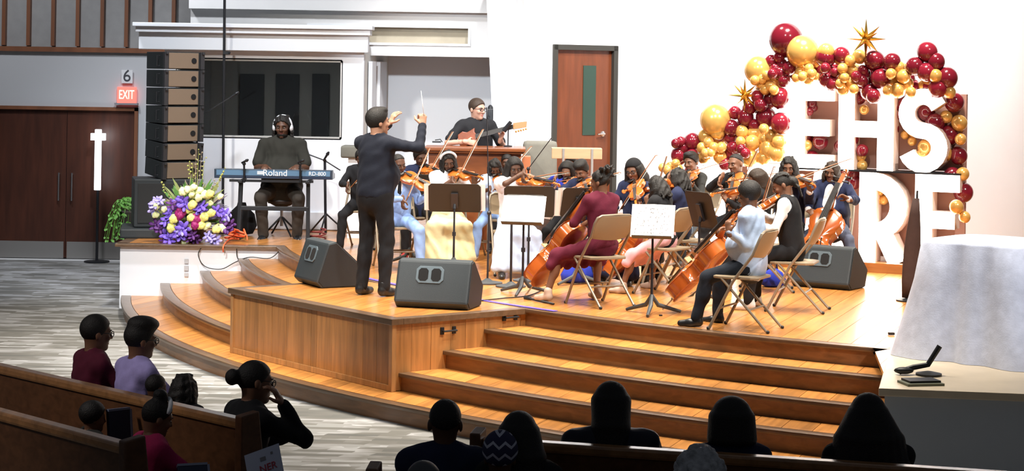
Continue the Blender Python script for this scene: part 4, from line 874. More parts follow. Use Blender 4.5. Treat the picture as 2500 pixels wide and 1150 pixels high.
# cellist in maroon
mx, my, ms = seatfit(1464, 418, 17.1, -146, .06, 4); q = lambda a, b, YY: loc(mx, my, -146, ZS, a, b, YY)
person('cellist in maroon dress with pinned up dreadlocks, back turned', mx, my, -146, True, ms, lean=.06, head=(24, 8, 0), skin='brown', hair=('puff', None), top=('dress3', C_MAR), bottom=('skirt', C_MAR), shoes=SH_TAN, knees=.26, bare=True,
       hl=dict(w=q(1424, 528, 17.2), f=(0, -.2, 1), n=(-.8, .2, .0), curl=(.4, .5, .4), pole=(.9, .1, -.8)), hr=dict(w=q(1372, 590, 17.5), f=(.4, -.6, -.4), n=(.3, .6, -.5)), feet=[(.36, -.32, .085), (-.16, -.28, .085)])
chair(mx-.02, my-.03, -146, 'tan folding chair with its back turned under the maroon cellist')
fiddle('cello', at(1306, 690, 17.55), at(1462, 478, 17.22)-at(1306, 690, 17.55), (-.75, .55, .45), 'orange cello leaning on the maroon cellist', 'cellos')
# violins, right half
violinist('girl in navy dress with black beanie and glasses playing violin', 1547, 392, 18.9, -38, head=(8, 14, -6), hair=('straight', None), top=('shirt', C_NAVY), bottom=('longskirt', C_NAVY), psi=36, droop=.45, btilt=1.0, bfrac=.5, skin='brown', extras=('beanie', 'glasses'), bowl=('held low by the girl in the black beanie', 'of the girl in the black beanie'), chairlabel='folding chair under the girl in the black beanie')
hx0, hy0, hs0 = seatfit(1602, 432, 18.05, -124, .20, 18); q = lambda a, b, YY: loc(hx0, hy0, -124, ZS, a, b, YY)
person('hunched girl cellist with dreadlocks in black top and pink skirt', hx0, hy0, -124, True, hs0, lean=.20, head=(14, 18, -6), skin='brown', hair=('dreads', None), top=('rolled', C_BLACK), bottom=('skirt', C_PINK), shoes=SH_TAN, knees=.24, bare=True,
       hl=dict(w=q(1582, 500, 18.05), f=(0, -.3, .9), n=(-.8, .2, 0), curl=(.5, .6, .4), pole=(.9, .1, -.7)), hr=dict(w=q(1535, 560, 18.3), f=(.4, -.6, -.4), n=(.3, .6, -.5)))
chair(hx0, hy0, -124, 'folding chair under the girl in the pink skirt')
fiddle('cello', at(1492, 668, 18.5), at(1640, 458, 18.12)-at(1492, 668, 18.5), (-.72, .3, .6), 'orange cello half hidden behind the printed sheet stand', 'cellos', .96)
violinist('player with dreadlocks in navy blazer and white collar', 1653, 413, 18.9, -112, head=(14, 12, -6), hair=('dreads', None), top=('shirt', C_NAVY), extras=('collar',), psi=34, btilt=.4, bowl=('of the player in the navy blazer', 'of the player in the navy blazer'), skin='brown', chairlabel='folding chair under the player in the navy blazer')
violinist('boy in charcoal shirt with curly fringe before the gold balloons', 1686, 374, 20.9, -48, head=(10, 8, -4), hair=('thick', None), top=('shirt', C_CHAR), psi=40, btilt=-.1, droop=.2, skin='brown', bowl=('of the boy in the charcoal shirt', 'of the boy in the charcoal shirt'), chairlabel='folding chair under the boy in the charcoal shirt')
violinist('boy in black suit and tie playing violin before the white letter', 1795, 377, 20.3, -52, head=(4, 6, -4), hair=('crop', None), top=('suit', C_BLACK), psi=40, droop=.55, btilt=-.25, bfrac=.2, skin='brown', bowl=('of the boy in the black suit', 'of the boy in the black suit'), chairlabel='folding chair under the boy in the black suit')
violinist('girl with brown hair hidden behind the cellist in the pale shirt', 1846, 414, 18.4, -96, head=(10, 16, 0), hair=('long', HAIRN), top=('shirt', C_BLACK), psi=38, btilt=.9, bowl=('of the brown haired girl', 'of the brown haired girl'), skin='brown', chairlabel='folding chair under the brown haired girl')
violinist('girl with short braids in white shirt before the lit letters', 1926, 385, 19.6, -20, head=(6, 10, 0), hair=('dreads', None), top=('shirt', C_WHITE), extras=('cardigan',), psi=36, btilt=-.1, bfrac=.2, bowl=('of the girl before the lit letters', 'of the girl before the lit letters'), skin='brown', chairlabel='folding chair under the girl before the lit letters')
violinist('girl with cornrows in white shirt and black vest', 1908, 424, 16.9, -108, lean=.14, head=(8, 22, 0), hair=('cornrow', None), top=('shirt', C_WHITE), extras=('vest',), psi=40, droop=.5, btilt=.5, skin='brown', shoes=SH_WHITE, bowl=('of the girl in the black vest', 'of the girl in the black vest'), chairlabel='folding chair under the girl in the black vest')
# cellist in the pale shirt
cx, cy, cs = seatfit(1826, 451, 15.65, -114, .0, 12); q = lambda a, b, YY: loc(cx, cy, -114, ZS, a, b, YY)
person('boy cellist in pale blue shirt and dark trousers seen from the side', cx, cy, -114, True, cs, lean=.0, head=(-4, 14, 0), wf=1.22, bulk=1.28, skin='brown', hair=('afro', None), top=('shirt', C_SHIRT), bottom=('trousers', C_DKJ), knees=.16,
       hl=dict(w=q(1780, 566, 15.42), f=(-.1, -.2, .95), n=(-.8, .3, .1), curl=(.6, .7, .5), pole=(.1, -.1, -1)), hr=dict(w=q(1782, 560, 16.0), f=(.5, -.7, .1), n=(.3, .2, -.9), curl=(.5, .6, .4), pole=(-.6, .2, -.8)), feet=[q(1700, 776, 15.65), q(1752, 770, 15.95)])
chair(cx-.06, cy-.06, -116, 'tan folding chair under the boy cellist in the pale shirt')
fiddle('cello', at(1650, 722, 16.65), at(1846, 508, 16.1)-at(1650, 722, 16.65), (-.75, .45, .55), 'orange cello leaning on the boy in the pale shirt', 'cellos')
# cellist in navy cardigan
nx, ny, ns = seatfit(2030, 397, 19.6, -18, .04, 8); q = lambda a, b, YY: loc(nx, ny, -18, ZS, a, b, YY)
person('girl cellist in navy cardigan with big curly hair before the letters', nx, ny, -18, True, ns, lean=.04, head=(-6, 10, 6), skin='brown', hair=('dreads', HAIRN), top=('shirt', C_WHITE), bottom=('trousers', C_GREYJ), extras=('cardigan', 'earrings'), wf=1.1, bulk=1.25, knees=.24,
       hl=dict(w=q(2072, 486, 19.2), f=(-.8, -.1, .4), n=(-.1, -.5, -.8), curl=(.6, .7, .5), pole=(.8, .2, -.7)), hr=dict(w=q(1962, 545, 19.1), f=(.6, -.5, -.4), n=(.1, .5, -.8), pole=(-.8, .2, -.6)))
chair(nx, ny+.03, -18, 'folding chair under the girl cellist in the navy cardigan')
fiddle('cello', at(1964, 668, 19.0), at(2060, 450, 19.36)-at(1964, 668, 19.0), (-.45, -.8, .35), 'orange cello facing the audience before the girl in navy', 'cellos')
# ================================================================ AUDIENCE
AU = dict(z=0)
def viewer(label, px, pt, Y, face, lean=.04, head=(0, 5, 0), lite=True, **kw):
    x, y, s = seatfit(px, pt, Y, face, lean, head[1], z=0); return person(label, x, y, face, True, s, z=0, lean=lean, head=head, lite=lite, shoes=False, group='seated audience', **kw)
viewer('viewer with glasses in burgundy top at the left frame edge', 240, 772, 11.95, 122, top=('shirt', C_BURG), hair=('short', None), lite=False, extras=('glasses',), skin='brown')
viewer('viewer with glasses in lilac shirt and tall dark hair', 348, 788, 11.65, 124, top=('shirt', C_LIL), hair=('flattop', None), lite=False, extras=('glasses',), skin='brown', wf=1.1)
viewer('child with smooth dark hair just above the left pew', 384, 917, 11.35, 135, top=('shirt', C_BLACK), hair=('short', None))
viewer('child with short dreadlocks just above the left pew', 452, 916, 10.95, 150, top=('shirt', C_BLACK), hair=('dreads', None))
wx, wy, ws = seatfit(630, 886, 10.25, 122, .20, 4, z=0)
person('woman in black with hair bun resting her cheek on her hand', wx, wy, 122, True, ws, z=0, lean=.20, head=(-6, 2, 8), skin='brown', hair=('bun', None), top=('shirt', C_BLACK), bottom=('longskirt', mat('skirt_print', (.22, .21, .24), .9, var=.9, scale=45)), extras=('glasses', 'bracelet'), shoes=False, group='seated audience', wf=1.12, bulk=1.15,
       hr=dict(w=loc(wx, wy, 122, 0, 690, 988, 10.12), f=(.25, .45, .9), n=(.5, .8, -.2), curl=(.3, .5, .4), pole=(-.1, -.3, -1)), hl=dict(w=loc(wx, wy, 122, 0, 700, 1065, 10.5), f=(-.6, -.6, 0), n=(0, .2, -1)))
viewer('viewer whose head shows at the left edge above the second pew', 232, 990, 10.35, 120, top=('shirt', C_CHAR), hair=('afro', None), skin='brown')
gx_, gy_, gs_ = seatfit(388, 978, 9.75, 122, .14, 12, z=0)
person('girl in magenta top with white headband in the second left pew', gx_, gy_, 122, True, gs_, z=0, lean=.14, head=(0, 14, 0), skin='brown', hair=('topbun', None), top=('tee', C_MAG), extras=('headband',), shoes=False, group='seated audience')
viewer('man with short hair in navy suit at the pew end', 1088, 978, 9.05, 180, top=('coat', C_NAVY), hair=('crop', None), wf=1.1)
viewer('woman with long straight dark hair beside the headwrap', 1268, 1011, 8.9, 178, top=('shirt', C_BLACK), hair=('straight', None))
viewer('viewer in navy and white chevron headwrap', 1222, 1068, 8.72, 178, top=('shirt', C_BLACK), hair=(None, None), extras=('headwrap',))
viewer('woman in black puff sleeves with long narrow hair', 1492, 938, 9.6, 180, top=('puff', cloth('sequin', (.015, .015, .03), .4)), hair=('long', None), wf=1.15)
viewer('woman in dark blue with rounded bobbed hair', 1785, 980, 9.45, 184, top=('shirt', C_NAVY), hair=('bob', None))
viewer('woman with very wide long dark hair on the right', 2118, 967, 9.35, 182, top=('shirt', C_BLACK), hair=('longwide', None), wf=1.1)
viewer('viewer with grey curls at the bottom edge', 1708, 1108, 7.9, 180, top=('shirt', C_CHAR), hair=('curly', HAIRG), skin='tan')
viewer('viewer with thin grey hair at the bottom edge before the suited man', 1035, 1131, 7.9, 178, top=('shirt', C_CHAR), hair=('short', mat('hair_darkgrey', (.06, .06, .065), .6)), skin='brown')
# ================================================================ THINGS ON THE STAGE
def text_mesh(body, size, depth, name='lettering'):
    c = bpy.data.curves.new(name, 'FONT'); c.body = body; c.size = size; c.extrude = depth; c.align_x = 'CENTER'; c.align_y = 'CENTER'
    o = bpy.data.objects.new(name, c); COL.objects.link(o); dg = bpy.context.evaluated_depsgraph_get(); me = bpy.data.meshes.new_from_object(o.evaluated_get(dg)); bpy.data.objects.remove(o); bpy.data.curves.remove(c); return me
def lettering(body, size, m, parent, M, name='lettering', bold=0.):
    me = text_mesh(body, size, .002); me.materials.clear(); me.materials.append(m); return link(name, me, parent, M)
FACE = Matrix.Rotation(math.pi/2, 4, 'X')     # text upright, facing -y
# ---- floor monitors
M_mon = mat('monitor_shell', (.028, .036, .042), .55, bump=.15, bscale=300); M_mond = mat('monitor_dark', (.013, .015, .017), .6, bump=.15, bscale=300); M_port = mat('monitor_port', (.10, .135, .16), .5)
def monitor(pos, face, label, W=.68, k=1.):
    r = empty('floor_monitor', pos, math.radians(face), label, 'speaker', 'floor monitor speakers'); pr = [(-.16, 0), (-.215, .055), (-.10, .405), (-.03, .42), (.25, .17), (.19, 0)]; pr = [(a*k, b*k) for a, b in pr]
    V = [(sx*W*k/2, a, b) for sx in (-1, 1) for a, b in pr]; F = [(5, 4, 3, 2, 1, 0), (6, 7, 8, 9, 10, 11)]+[(i, (i+1) % 6, 6+(i+1) % 6, 6+i) for i in range(6)]
    MB().add(V, F).build('cabinet', M_mon, r, bevel=.018*k)
    for sx in (-1, 1):
        c = MB().add([(sx*(W/2+.001)*k, a*.93+.004, b*.93+.014) for a, b in pr]+[(sx*(W/2+.006)*k, a*.93+.004, b*.93+.014) for a, b in pr], [(0, 1, 2, 3, 4, 5), (11, 10, 9, 8, 7, 6)]+[(i, (i+1) % 6, 6+(i+1) % 6, 6+i) for i in range(6)]); c.build('end_panel', M_mond, r)
    d = Vector((0, -.10+.215, .405-.055)).normalized(); n = Vector((0, -d.z, d.y)); o = Vector((0, -.215, .055))*k; Mf = Matrix((Vector((1, 0, 0)), d, n)).transposed().to_4x4()
    oc = lambda w, h, c: [(-w+c, -h), (w-c, -h), (w, -h+c), (w, h-c), (w-c, h), (-w+c, h), (-w, h-c), (-w, -h+c)]
    pl = MB().prismM(oc(.125*k, .075*k, .03*k), .008*k, Matrix.Translation(o+d*.245*k-Vector((.03, 0, 0))*k) @ Mf).build('port_plate', M_port, r, bevel=.003)
    for sx in (-1, 1): MB().prismM(oc(.044*k, .055*k, .02*k), .006*k, Matrix.Translation(o+d*.245*k+n*.005*k+Vector((-.03+sx*.058, 0, 0))*k) @ Mf).build('port', mat('port_hole', (.004, .004, .005), .9), pl)
    d2 = Vector((0, .28, -.25)).normalized(); n2 = Vector((0, .25, .28)).normalized(); MB().box(Vector((0, .11, .297))*k+n2*.004, (W*k*.9, .33*k, .01), Matrix((Vector((1, 0, 0)), d2, n2)).transposed()).build('grille', mat('grille_black', (.01, .01, .01), .7), r)
    return r
p = on(1068, 752, ZS); monitor((p.x, p.y+.10, ZS), -16, 'grey floor monitor at the platform front right of the conductor', .66)
p = on(792, 700, ZS); monitor((p.x, p.y+.18, ZS), -62, 'dark floor monitor turned sideways left of the conductor', .56, 1.03)
p = on(2030, 706, ZS); monitor((p.x, p.y+.20, ZS), -34, 'floor monitor on the right before the girl cellist in navy', .62, .98)
p = on(1685, 612, ZS); monitor((p.x, p.y+.2, ZS), -20, 'small grey floor monitor hidden among the right chairs', .4, .8)
# ---- music stands
M_stand = mat('stand_black', (.020, .017, .013), .5); M_pole = mat('stand_pole', (.016, .017, .022), .4); PAPER = mat('paper', (.86, .86, .84), .8); INK = mat('ink', (.25, .24, .26), .8)
def mstand(px, py, Y, face, label, tilt=25, w=.50, h=.33, tripod=True, sheet=None, dz=0.):
    c = at(px, py, Y); r = empty('music_stand', (c.x, c.y, ZS), math.radians(face), label, 'music stand', 'black music stands'); z = c.z-ZS
    t = math.radians(tilt); R = Matrix.Rotation(-t, 4, 'X'); M = Matrix.Translation((0, 0, z)) @ R        # desk front faces -y, leaning back
    pts = [(-w/2+.02, -h/2), (w/2-.02, -h/2), (w/2, -h/2+.02), (w/2, h/2-.03), (w/2-.03, h/2), (-w/2+.03, h/2), (-w/2, h/2-.03), (-w/2, -h/2+.02)]
    D = M @ Matrix.Rotation(math.pi/2, 4, 'X')
    MB().prismM(pts, .006, D).build('desk', M_stand, r, bevel=.002)
    MB().box((0, -.03, -h/2), (w-.02, .065, .006)).build('ledge', M_stand, r, M=M)
    MB().box((0, .020, -.02), (.07, .022, .16)).tube([(0, .02, -.06), (0, .05, -.10)], .016, 8).build('bracket', M_pole, r, M=M)
    e = M @ Vector((0, .05, -.10)); MB().tube([e, (0, e.y, e.z-.18), (0, e.y, .12)], [.010, .010, .013], 10).tube([(0, e.y, z*.55), (0, e.y, z*.50)], .019, 10).build('pole', M_pole, r, smooth=SM)
    if tripod:
        for i in range(3):
            a = 2*math.pi*i/3+.5; MB().tube([(0, e.y, .16), (.06*math.cos(a), e.y+.06*math.sin(a), .075), (.27*math.cos(a), e.y+.27*math.sin(a), .014)], [.016, .020, .013], 8).build('leg', mat('stand_leg', (.05, .055, .06), .5), r, smooth=SM)
    else: MB().lathe([(0, 0), (.15, 0), (.15, .012), (.06, .03), (.015, .05)], 24, Matrix.Translation((0, e.y, 0))).build('base', mat('stand_leg', (.05, .055, .06), .5), r, smooth=SM)
    Mw = r.matrix_basis if False else Matrix.Translation(r.location) @ Matrix.Rotation(r.rotation_euler.z, 4, 'Z')
    if sheet:
        for (dx, dw, dh, lift, lb, notes) in sheet:
            MM = Mw @ M @ Matrix.Translation((dx, -.008-lift, dh/2-h/2+.006)); s = empty('sheet_music', MM.to_translation(), 0, lb, 'sheet music'); s.matrix_basis = MM
            V = []; n = 8
            for j in range(2):
                for i in range(n+1): u = -1+2*i/n; V.append((u*dw/2, -.012*(1-abs(u))**2 if j else -.004, (dh/2 if j else -dh/2)))
            MB().add(V, [(i, i+1, n+2+i, n+1+i) for i in range(n)]).build('page', PAPER, s)
            if notes:
                for k in range(7):
                    y = dh/2-.04-k*dh*.125; MB().box((-.0, -.012, y), (dw*.82, .0015, .0022)).build('staff', INK, s)
                    mm = MB(); rr = random.Random(k); [mm.box((rr.uniform(-.4, .4)*dw, -.013, y+rr.uniform(-.012, .012)), (.008, .0015, .009)) for _ in range(9)]; mm.build('notes', INK, s)['kind'] = 'stuff'
    return r
mstand(1110, 483, 19.45, 178, 'black music stand before the girl with the white headband', 22, .53, .31, sheet=[(0, .62, .30, 0, 'white pages on the stand of the girl with the headband', False)])
mstand(1004, 457, 20.45, 176, 'black music stand before the navy suited boy', 22, .46, .30)
mstand(1292, 492, 18.9, 182, 'wide black music stand before the girl in pale blue skirt', 22, .50, .33, tripod=False, sheet=[(-.20, .30, .28, .0, 'white pages peeking beside the wide black stand', False)])
mstand(1279, 512, 17.75, -12, 'music stand with blank white sheets turned to the audience', 28, .40, .30, sheet=[(0, .40, .28, 0, 'large blank white sheet facing the audience', False)])
mstand(1412, 494, 18.7, 196, 'black music stand before the boy with raised flat hair', 22, .34, .31, sheet=[(.17, .10, .30, 0, 'white page edge on the stand of the boy with raised hair', False)])
mstand(1594, 542, 16.45, -10, 'music stand with printed sheet beside the boy cellist', 26, .36, .30, sheet=[(0, .37, .30, 0, 'printed white sheet on the stand beside the boy cellist', True)])
mstand(1712, 512, 17.3, 118, 'black music stand seen edge on behind the boy cellist', 18, .42, .34, sheet=[(0, .40, .30, 0, 'white pages on the edge-on stand', False)])
# ---- microphone stands
def mic_head(mb, a, d, r=.02, L=.14): a = Vector(a); d = Vector(d).normalized(); mb.tube([a, a+d*L*.7, a+d*L*.72, a+d*L], [r*.6, r*.75, r*1.15, r*.6], 10)
def micstand(base, pts, label, disc=True, r0=.012, mic=None, legs=.28):
    s = empty('microphone_stand', base, 0, label, 'microphone stand', 'microphone stands'); L = [Vector(p)-Vector(base) for p in pts]
    if disc: MB().lathe([(0, 0), (.145, 0), (.145, .012), (.05, .028), (.018, .05)], 24).build('base', mat('stand_leg', (.05, .055, .06), .5), s, smooth=SM)
    else:
        for i in range(3): a = 2*math.pi*i/3+.35; MB().tube([(0, 0, .26), (legs*math.cos(a), legs*math.sin(a), .012)], .011, 6).build('leg', M_pole, s, smooth=SM)
    MB().tube([(0, 0, .02), L[0]], r0, 8).build('pole', M_pole, s, smooth=SM)
    if len(L) > 1: MB().tube(L[:1]+L[1:2], min(.008, r0*.5), 8).ball(L[0], .022, 8, 6).build('boom', M_pole, s, smooth=SM)
    if len(L) > 2: MB().tube([L[0], L[2]], .008, 8).build('counter_boom', M_pole, s, smooth=SM)
    if mic: mb = MB(); mic_head(mb, Vector(mic[0])-Vector(base), mic[1]); mb.build('microphone', M_black, s, smooth=SM)
    return s
b = on(1190, 692, ZS); micstand(b, [at(1194, 520, b.y), at(1188, 262, b.y)], 'tall thin microphone stand in front of the desk', True, .010)
b = on(1247, 700, ZS); micstand(b, [at(1249, 545, b.y)], 'short microphone pole behind the blank sheet stand', True, .012)
b = Vector((at(1292, 410, 21.2).x, 21.2, ZS)); micstand(b, [at(1290, 412, 21.2), at(1347, 336, 21.0)], 'slanted microphone boom beside the grey padded chair', True, .010)
b = on(795, 573, ZS); micstand(b, [at(793, 392, b.y), at(740, 372, b.y), at(831, 416, b.y)], 'black boom microphone stand right of the keyboard', False, .017, (at(790, 392, b.y-.03), (.25, -.2, .4)))
b = Vector((at(478, 300, 23.7).x, 23.7, ZS)); micstand(b, [at(483, 287, 23.7), at(562, 238, 23.7)], 'microphone boom reaching out from behind the line array', True, .012, (at(560, 240, 23.7), (.5, 0, .35)))
b = Vector((at(546, 400, 23.85).x, 23.85, ZS)); tp = at(549, -60, 23.85); s = empty('black_pole', b, 0, 'very tall black pole rising behind the keyboard', 'pole'); MB().tube([(0, 0, 0), tp-b], .017, 10).build('pole', M_black, s, smooth=SM); MB().lathe([(0, 0), (.2, 0), (.2, .012), (.03, .03)], 20).build('base', M_black, s, smooth=SM)
q_ = at(553, 129, 23.85)-b; MB().box(q_, (.08, .05, .04)).tube([q_, q_+Vector((.05, -.03, 0))], .012).build('clamp', M_black, s)
# ---- stage keyboard and its stand
YK_ = 22.95; kl, kr = at(523, 430, YK_), at(812, 432, YK_); kw = kr.x-kl.x; kzb = at(680, 437, YK_).z; kzt = at(680, 414, YK_).z; kh = .16
kb = empty('keyboard', ((kl.x+kr.x)/2, YK_, kzb), 0, 'blue black stage keyboard before the seated player', 'keyboard')
M_kb = mat('keyboard_shell', (.035, .055, .085), .35, coat=.3); M_kbt = mat('keyboard_panel', (.10, .20, .32), .4)
hk = kzt-kzb
MB().add([(x, y, z) for x in (-kw/2, kw/2) for y, z in ((0, .0), (.33, 0), (.33, .06), (.20, .075), (.10, hk), (-.01, hk))], [(5, 4, 3, 2, 1, 0), (6, 7, 8, 9, 10, 11)]+[(i, (i+1) % 6, 6+(i+1) % 6, 6+i) for i in range(6)]).build('case', M_kb, kb, bevel=.006)
MB().box((-.0, -.012, hk*.62), (kw*.96, .012, hk*.55)).build('rear_panel', M_kbt, kb)
MB().box((0, -.01, hk*.2), (kw*.97, .012, hk*.28)).build('rear_base', mat('keyboard_base', (.02, .035, .07), .4), kb)
for i in range(52): MB().box((-kw*.46+kw*.92*(i+.5)/52, .265, .078), (kw*.92/52-.002, .13, .012)).build('white_key', mat('key_white', (.8, .8, .78), .3), kb)
for i in range(51):
    if i % 7 in (1, 4): continue
    MB().box((-kw*.46+kw*.92*(i+1)/52, .235, .09), (.009, .08, .014)).build('black_key', M_black, kb)
WHT = mat('logo_white', (.9, .93, .96), .5)
X = lambda px: at(px, 424, YK_).x-(kl.x+kr.x)/2
lettering('Roland', .105, WHT, kb, Matrix.Translation((X(672), -.021, hk*.62)) @ FACE, 'lettering'); MB().box((X(637), -.020, hk*.64), (.085, .003, hk*.36)).build('logo_block', mat('logo_pale', (.55, .62, .68), .5), kb)
lettering('RD-800', .065, WHT, kb, Matrix.Translation((X(775), -.021, hk*.6)) @ FACE, 'lettering')
ks = empty('keyboard_stand', (kb.location.x, YK_+.12, ZS), 0, 'black z-shaped stand carrying the stage keyboard', 'stand'); zt_ = kzb-ZS-.014
for sx, px in ((-1, 588), (1, 752)):
    x = at(px, 450, YK_).x-kb.location.x; MB().bar((x*1.03, -.16, .02), (x, -.10, zt_), .045, .045).build('upright', M_black, ks, bevel=.006); MB().bar((x, -.20, zt_-.02), (x, .22, zt_-.02), .05, .035).build('arm', M_black, ks, bevel=.006); MB().bar((x*1.03, -.2, .02), (x*1.03, .2, .02), .05, .035).build('foot', M_black, ks, bevel=.006)
xa, xb = at(588, 508, YK_).x-kb.location.x, at(754, 508, YK_).x-kb.location.x
zc = at(670, 509, YK_).z-ZS; MB().bar((xa, -.13, zc), (xb, -.13, zc), .05, .05).build('crossbar', M_black, ks, bevel=.006); MB().bar((at(560, 448, YK_).x-kb.location.x, -.12, zt_-.012), (at(765, 448, YK_).x-kb.location.x, -.12, zt_-.012), .03, .03).build('top_bar', M_black, ks)
for px, pt in ((596, 392), (733, 392)):
    a = at(px, 446, YK_-.06)-Vector(ks.location); b_ = at(px, pt+8, YK_-.06)-Vector(ks.location); MB().tube([a, b_], .012, 8).ball(b_, .022, 8, 6).build('riser_post', M_black, ks, smooth=SM); mb = MB(); mic_head(mb, b_+Vector((-.03, 0, .01)), (.7, -.3, .35), .018, .1); mb.build('clip', M_black, ks, smooth=SM)
st = empty('keyboard_stool', (kx, ky+.02, ZS), 0, 'round black stool under the keyboard player', 'stool'); MB().lathe([(0, .40), (.17, .40), (.185, .43), (.17, .475), (0, .48)], 20).build('seat', mat('vinyl', (.02, .015, .015), .5), st, smooth=SM); MB().tube([(0, 0, .12), (0, 0, .41)], .02, 8).build('post', M_steel, st, smooth=SM)
for i in range(4): a = math.pi*i/2+.6; MB().tube([(0, 0, .24), (.25*math.cos(a), .25*math.sin(a), .012)], .012, 6).build('leg', M_black, st, smooth=SM)
# guitar gig bag leaning behind the flowers
p = on(575, 580, ZS); tag(MB().lathe([(.02, 0), (.14, .02), (.19, .12), (.16, .26), (.06, .36), (.05, .40)], 16, Matrix.Translation((p.x+.02, p.y+.35, ZS)) @ Matrix.Diagonal((1, .35, 1, 1))).build('gig_bag', C_BLACK, smooth=True), 'black rounded gig bag standing behind the flowers', 'bag')
# ---- cords
def cord(name, P, r, m, label, cat='cable'): 
    pts = [Vector(p) for p in P]; Q = []
    for i in range(len(pts)-1):
        p0, p1, p2, p3 = pts[max(i-1, 0)], pts[i], pts[i+1], pts[min(i+2, len(pts)-1)]
        for k in range(6): t = k/6; Q.append(.5*((2*p1)+(p2-p0)*t+(2*p0-5*p1+4*p2-p3)*t*t+(3*p1-p0-3*p2+p3)*t**3))
    Q.append(pts[-1]); return tag(MB().tube(Q, r, 6).build(name, m, smooth=True), label, cat)
ORG = mat('cord_orange', (.9, .16, .05), .5); rr = random.Random(3); c = on(575, 590, ZS)
P = [at(545, 615, 22.08), at(546, 600, 22.08)]+[(c.x+rr.uniform(-.15, .15), c.y+.05+rr.uniform(-.12, .12), ZS+.02+.012*i*rr.uniform(.3, 1)) for i in range(16)]+[(c.x+.02, c.y, ZS+.13), (c.x+.12, c.y, ZS+.09), (c.x+.14, c.y-.02, ZS+.02)]
cord('extension_cord', P, .009, ORG, 'tangled orange extension cord on the white stage block')
c = on(772, 586, ZS); P = [(c.x+.10*math.cos(a)*(1+.1*math.sin(3*a)), c.y+.1+.10*math.sin(a), ZS+.012+.008*a) for a in [i*.6 for i in range(24)]]
cord('coiled_cable', P, .010, mat('cable_red', (.16, .02, .02), .5), 'dark red coiled cable at the foot of the boom stand')
G = mat('cable_dark', (.02, .02, .02), .5)
cord('wall_cable', [at(495, 600, 22.15), at(484, 622, 22.14), at(500, 650, 22.14), at(540, 657, 22.14), at(575, 640, 22.14), at(610, 628, 22.1), at(660, 630, 22.1), at(690, 603, 22.12)], .006, G, 'dark cable looping down the white stage block')
cord('wall_cable', [at(578, 602, 22.14), at(580, 630, 22.14), at(600, 655, 22.0), at(612, 675, 21.2)], .006, G, 'dark cable running from the block down the left steps')
cord('floor_cable', [on(1165, 735, ZS+.008), on(1230, 728, ZS+.008), on(1290, 722, ZS+.008), on(1330, 705, ZS+.008)], .006, G, 'thin dark cable on the stage floor right of the grey monitor')
tag(MB().box(at(455, 638, 22.18), (.045, .02, .05)).box(at(455, 655, 22.18), (.05, .02, .055)).box(at(455, 671, 22.18), (.045, .02, .04)).build('wall_outlet', mat('outlet', (.45, .45, .46), .5)), 'small stack of outlet boxes on the white stage block', 'outlet')
a, b_ = on(1283, 727, ZS+.012), on(1352, 742, ZS+.012); tag(MB().tube([a, a+(b_-a)*.15, a+(b_-a)*.2, b_], [.022, .020, .009, .009], 8).build('clarinet', M_black, smooth=True), 'black stick-like instrument lying on the floor left of the maroon cellist', 'instrument')
# ---- line array on its subwoofer
YA = 23.35; fa_ = 38
zt2 = at(415, 126, YA).z; zb2 = at(415, 432, YA).z; cxa = at(424, 300, YA).x; nb = 7; hb = (zt2-zb2)/nb
la = empty('line_array', (cxa, YA, zb2), math.radians(fa_), 'tall line array of tan fronted speaker cabinets on the left', 'speaker'); M_tanf = mat('grille_tan', (.20, .145, .10), .6, bump=.1, bscale=400); M_cab = mat('cabinet_black', (.016, .02, .022), .6, bump=.1, bscale=200)
for i in range(nb):
    z0 = i*hb; tl = math.radians(max(0, (3-i))*1.5); Mx = Matrix.Translation((.0, .0, z0+hb/2)) @ Matrix.Rotation(tl, 4, 'X')
    cb = MB().add([(x, y, z) for y, wx in ((-.22, .27), (.34, .20)) for x, z in ((-wx, -hb/2+.006), (wx, -hb/2+.006), (wx, hb/2-.006), (-wx, hb/2-.006))], [(0, 1, 2, 3), (7, 6, 5, 4), (0, 4, 5, 1), (1, 5, 6, 2), (2, 6, 7, 3), (3, 7, 4, 0)]).build('cabinet', M_cab, la, M=Mx, bevel=.006)
    MB().box((.0, -.225, 0), (.40, .02, hb-.03)).build('grille', M_tanf, cb, bevel=.004)
    MB().lathe([(.0, 0), (.034, 0), (.034, .006), (0, .006)], 14, Matrix.Translation((.135, -.236, 0)) @ Matrix.Rotation(math.pi/2, 4, 'X')).build('horn_port', mat('port_hole', (.004, .004, .005), .9), cb)
    for sx in (-1, 1): MB().box((sx*.243, -.235, 0), (.05, .05, hb-.01)).box((sx*.245, -.265, hb*.42), (.03, .03, .03)).build('rigging_rail', mat('rigging', (.05, .05, .055), .5, .4), cb, bevel=.003)
    for yy in (-.1,): MB().tube([(-.262, yy-.02, -hb*.3), (-.30, yy-.02, -hb*.3), (-.30, yy-.02, hb*.25), (-.262, yy-.02, hb*.25)], .007, 6).build('rear_handle', M_black, cb)
sx0 = at(331, 500, YA-.1).x; sub = empty('subwoofer', (at(400, 500, YA).x, YA, ZS+.12), math.radians(14), 'black subwoofer box under the line array', 'speaker'); zs_ = zb2-ZS-.13
MB().box((0, .02, zs_/2), (.74, .66, zs_-.005)).build('cabinet', M_cab, sub, bevel=.012); MB().box((0, -.315, zs_/2), (.66, .012, zs_-.1)).build('grille', mat('grille_black', (.01, .01, .01), .7), sub, bevel=.004)
tag(MB().box((at(400, 570, YA).x-.05, YA-.06, ZS+.058), (.90, .86, .115), Matrix.Rotation(math.radians(10), 3, 'Z')).build('speaker_plinth', M_cab, bevel=.02), 'low black plinth under the subwoofer on the white block', 'plinth')
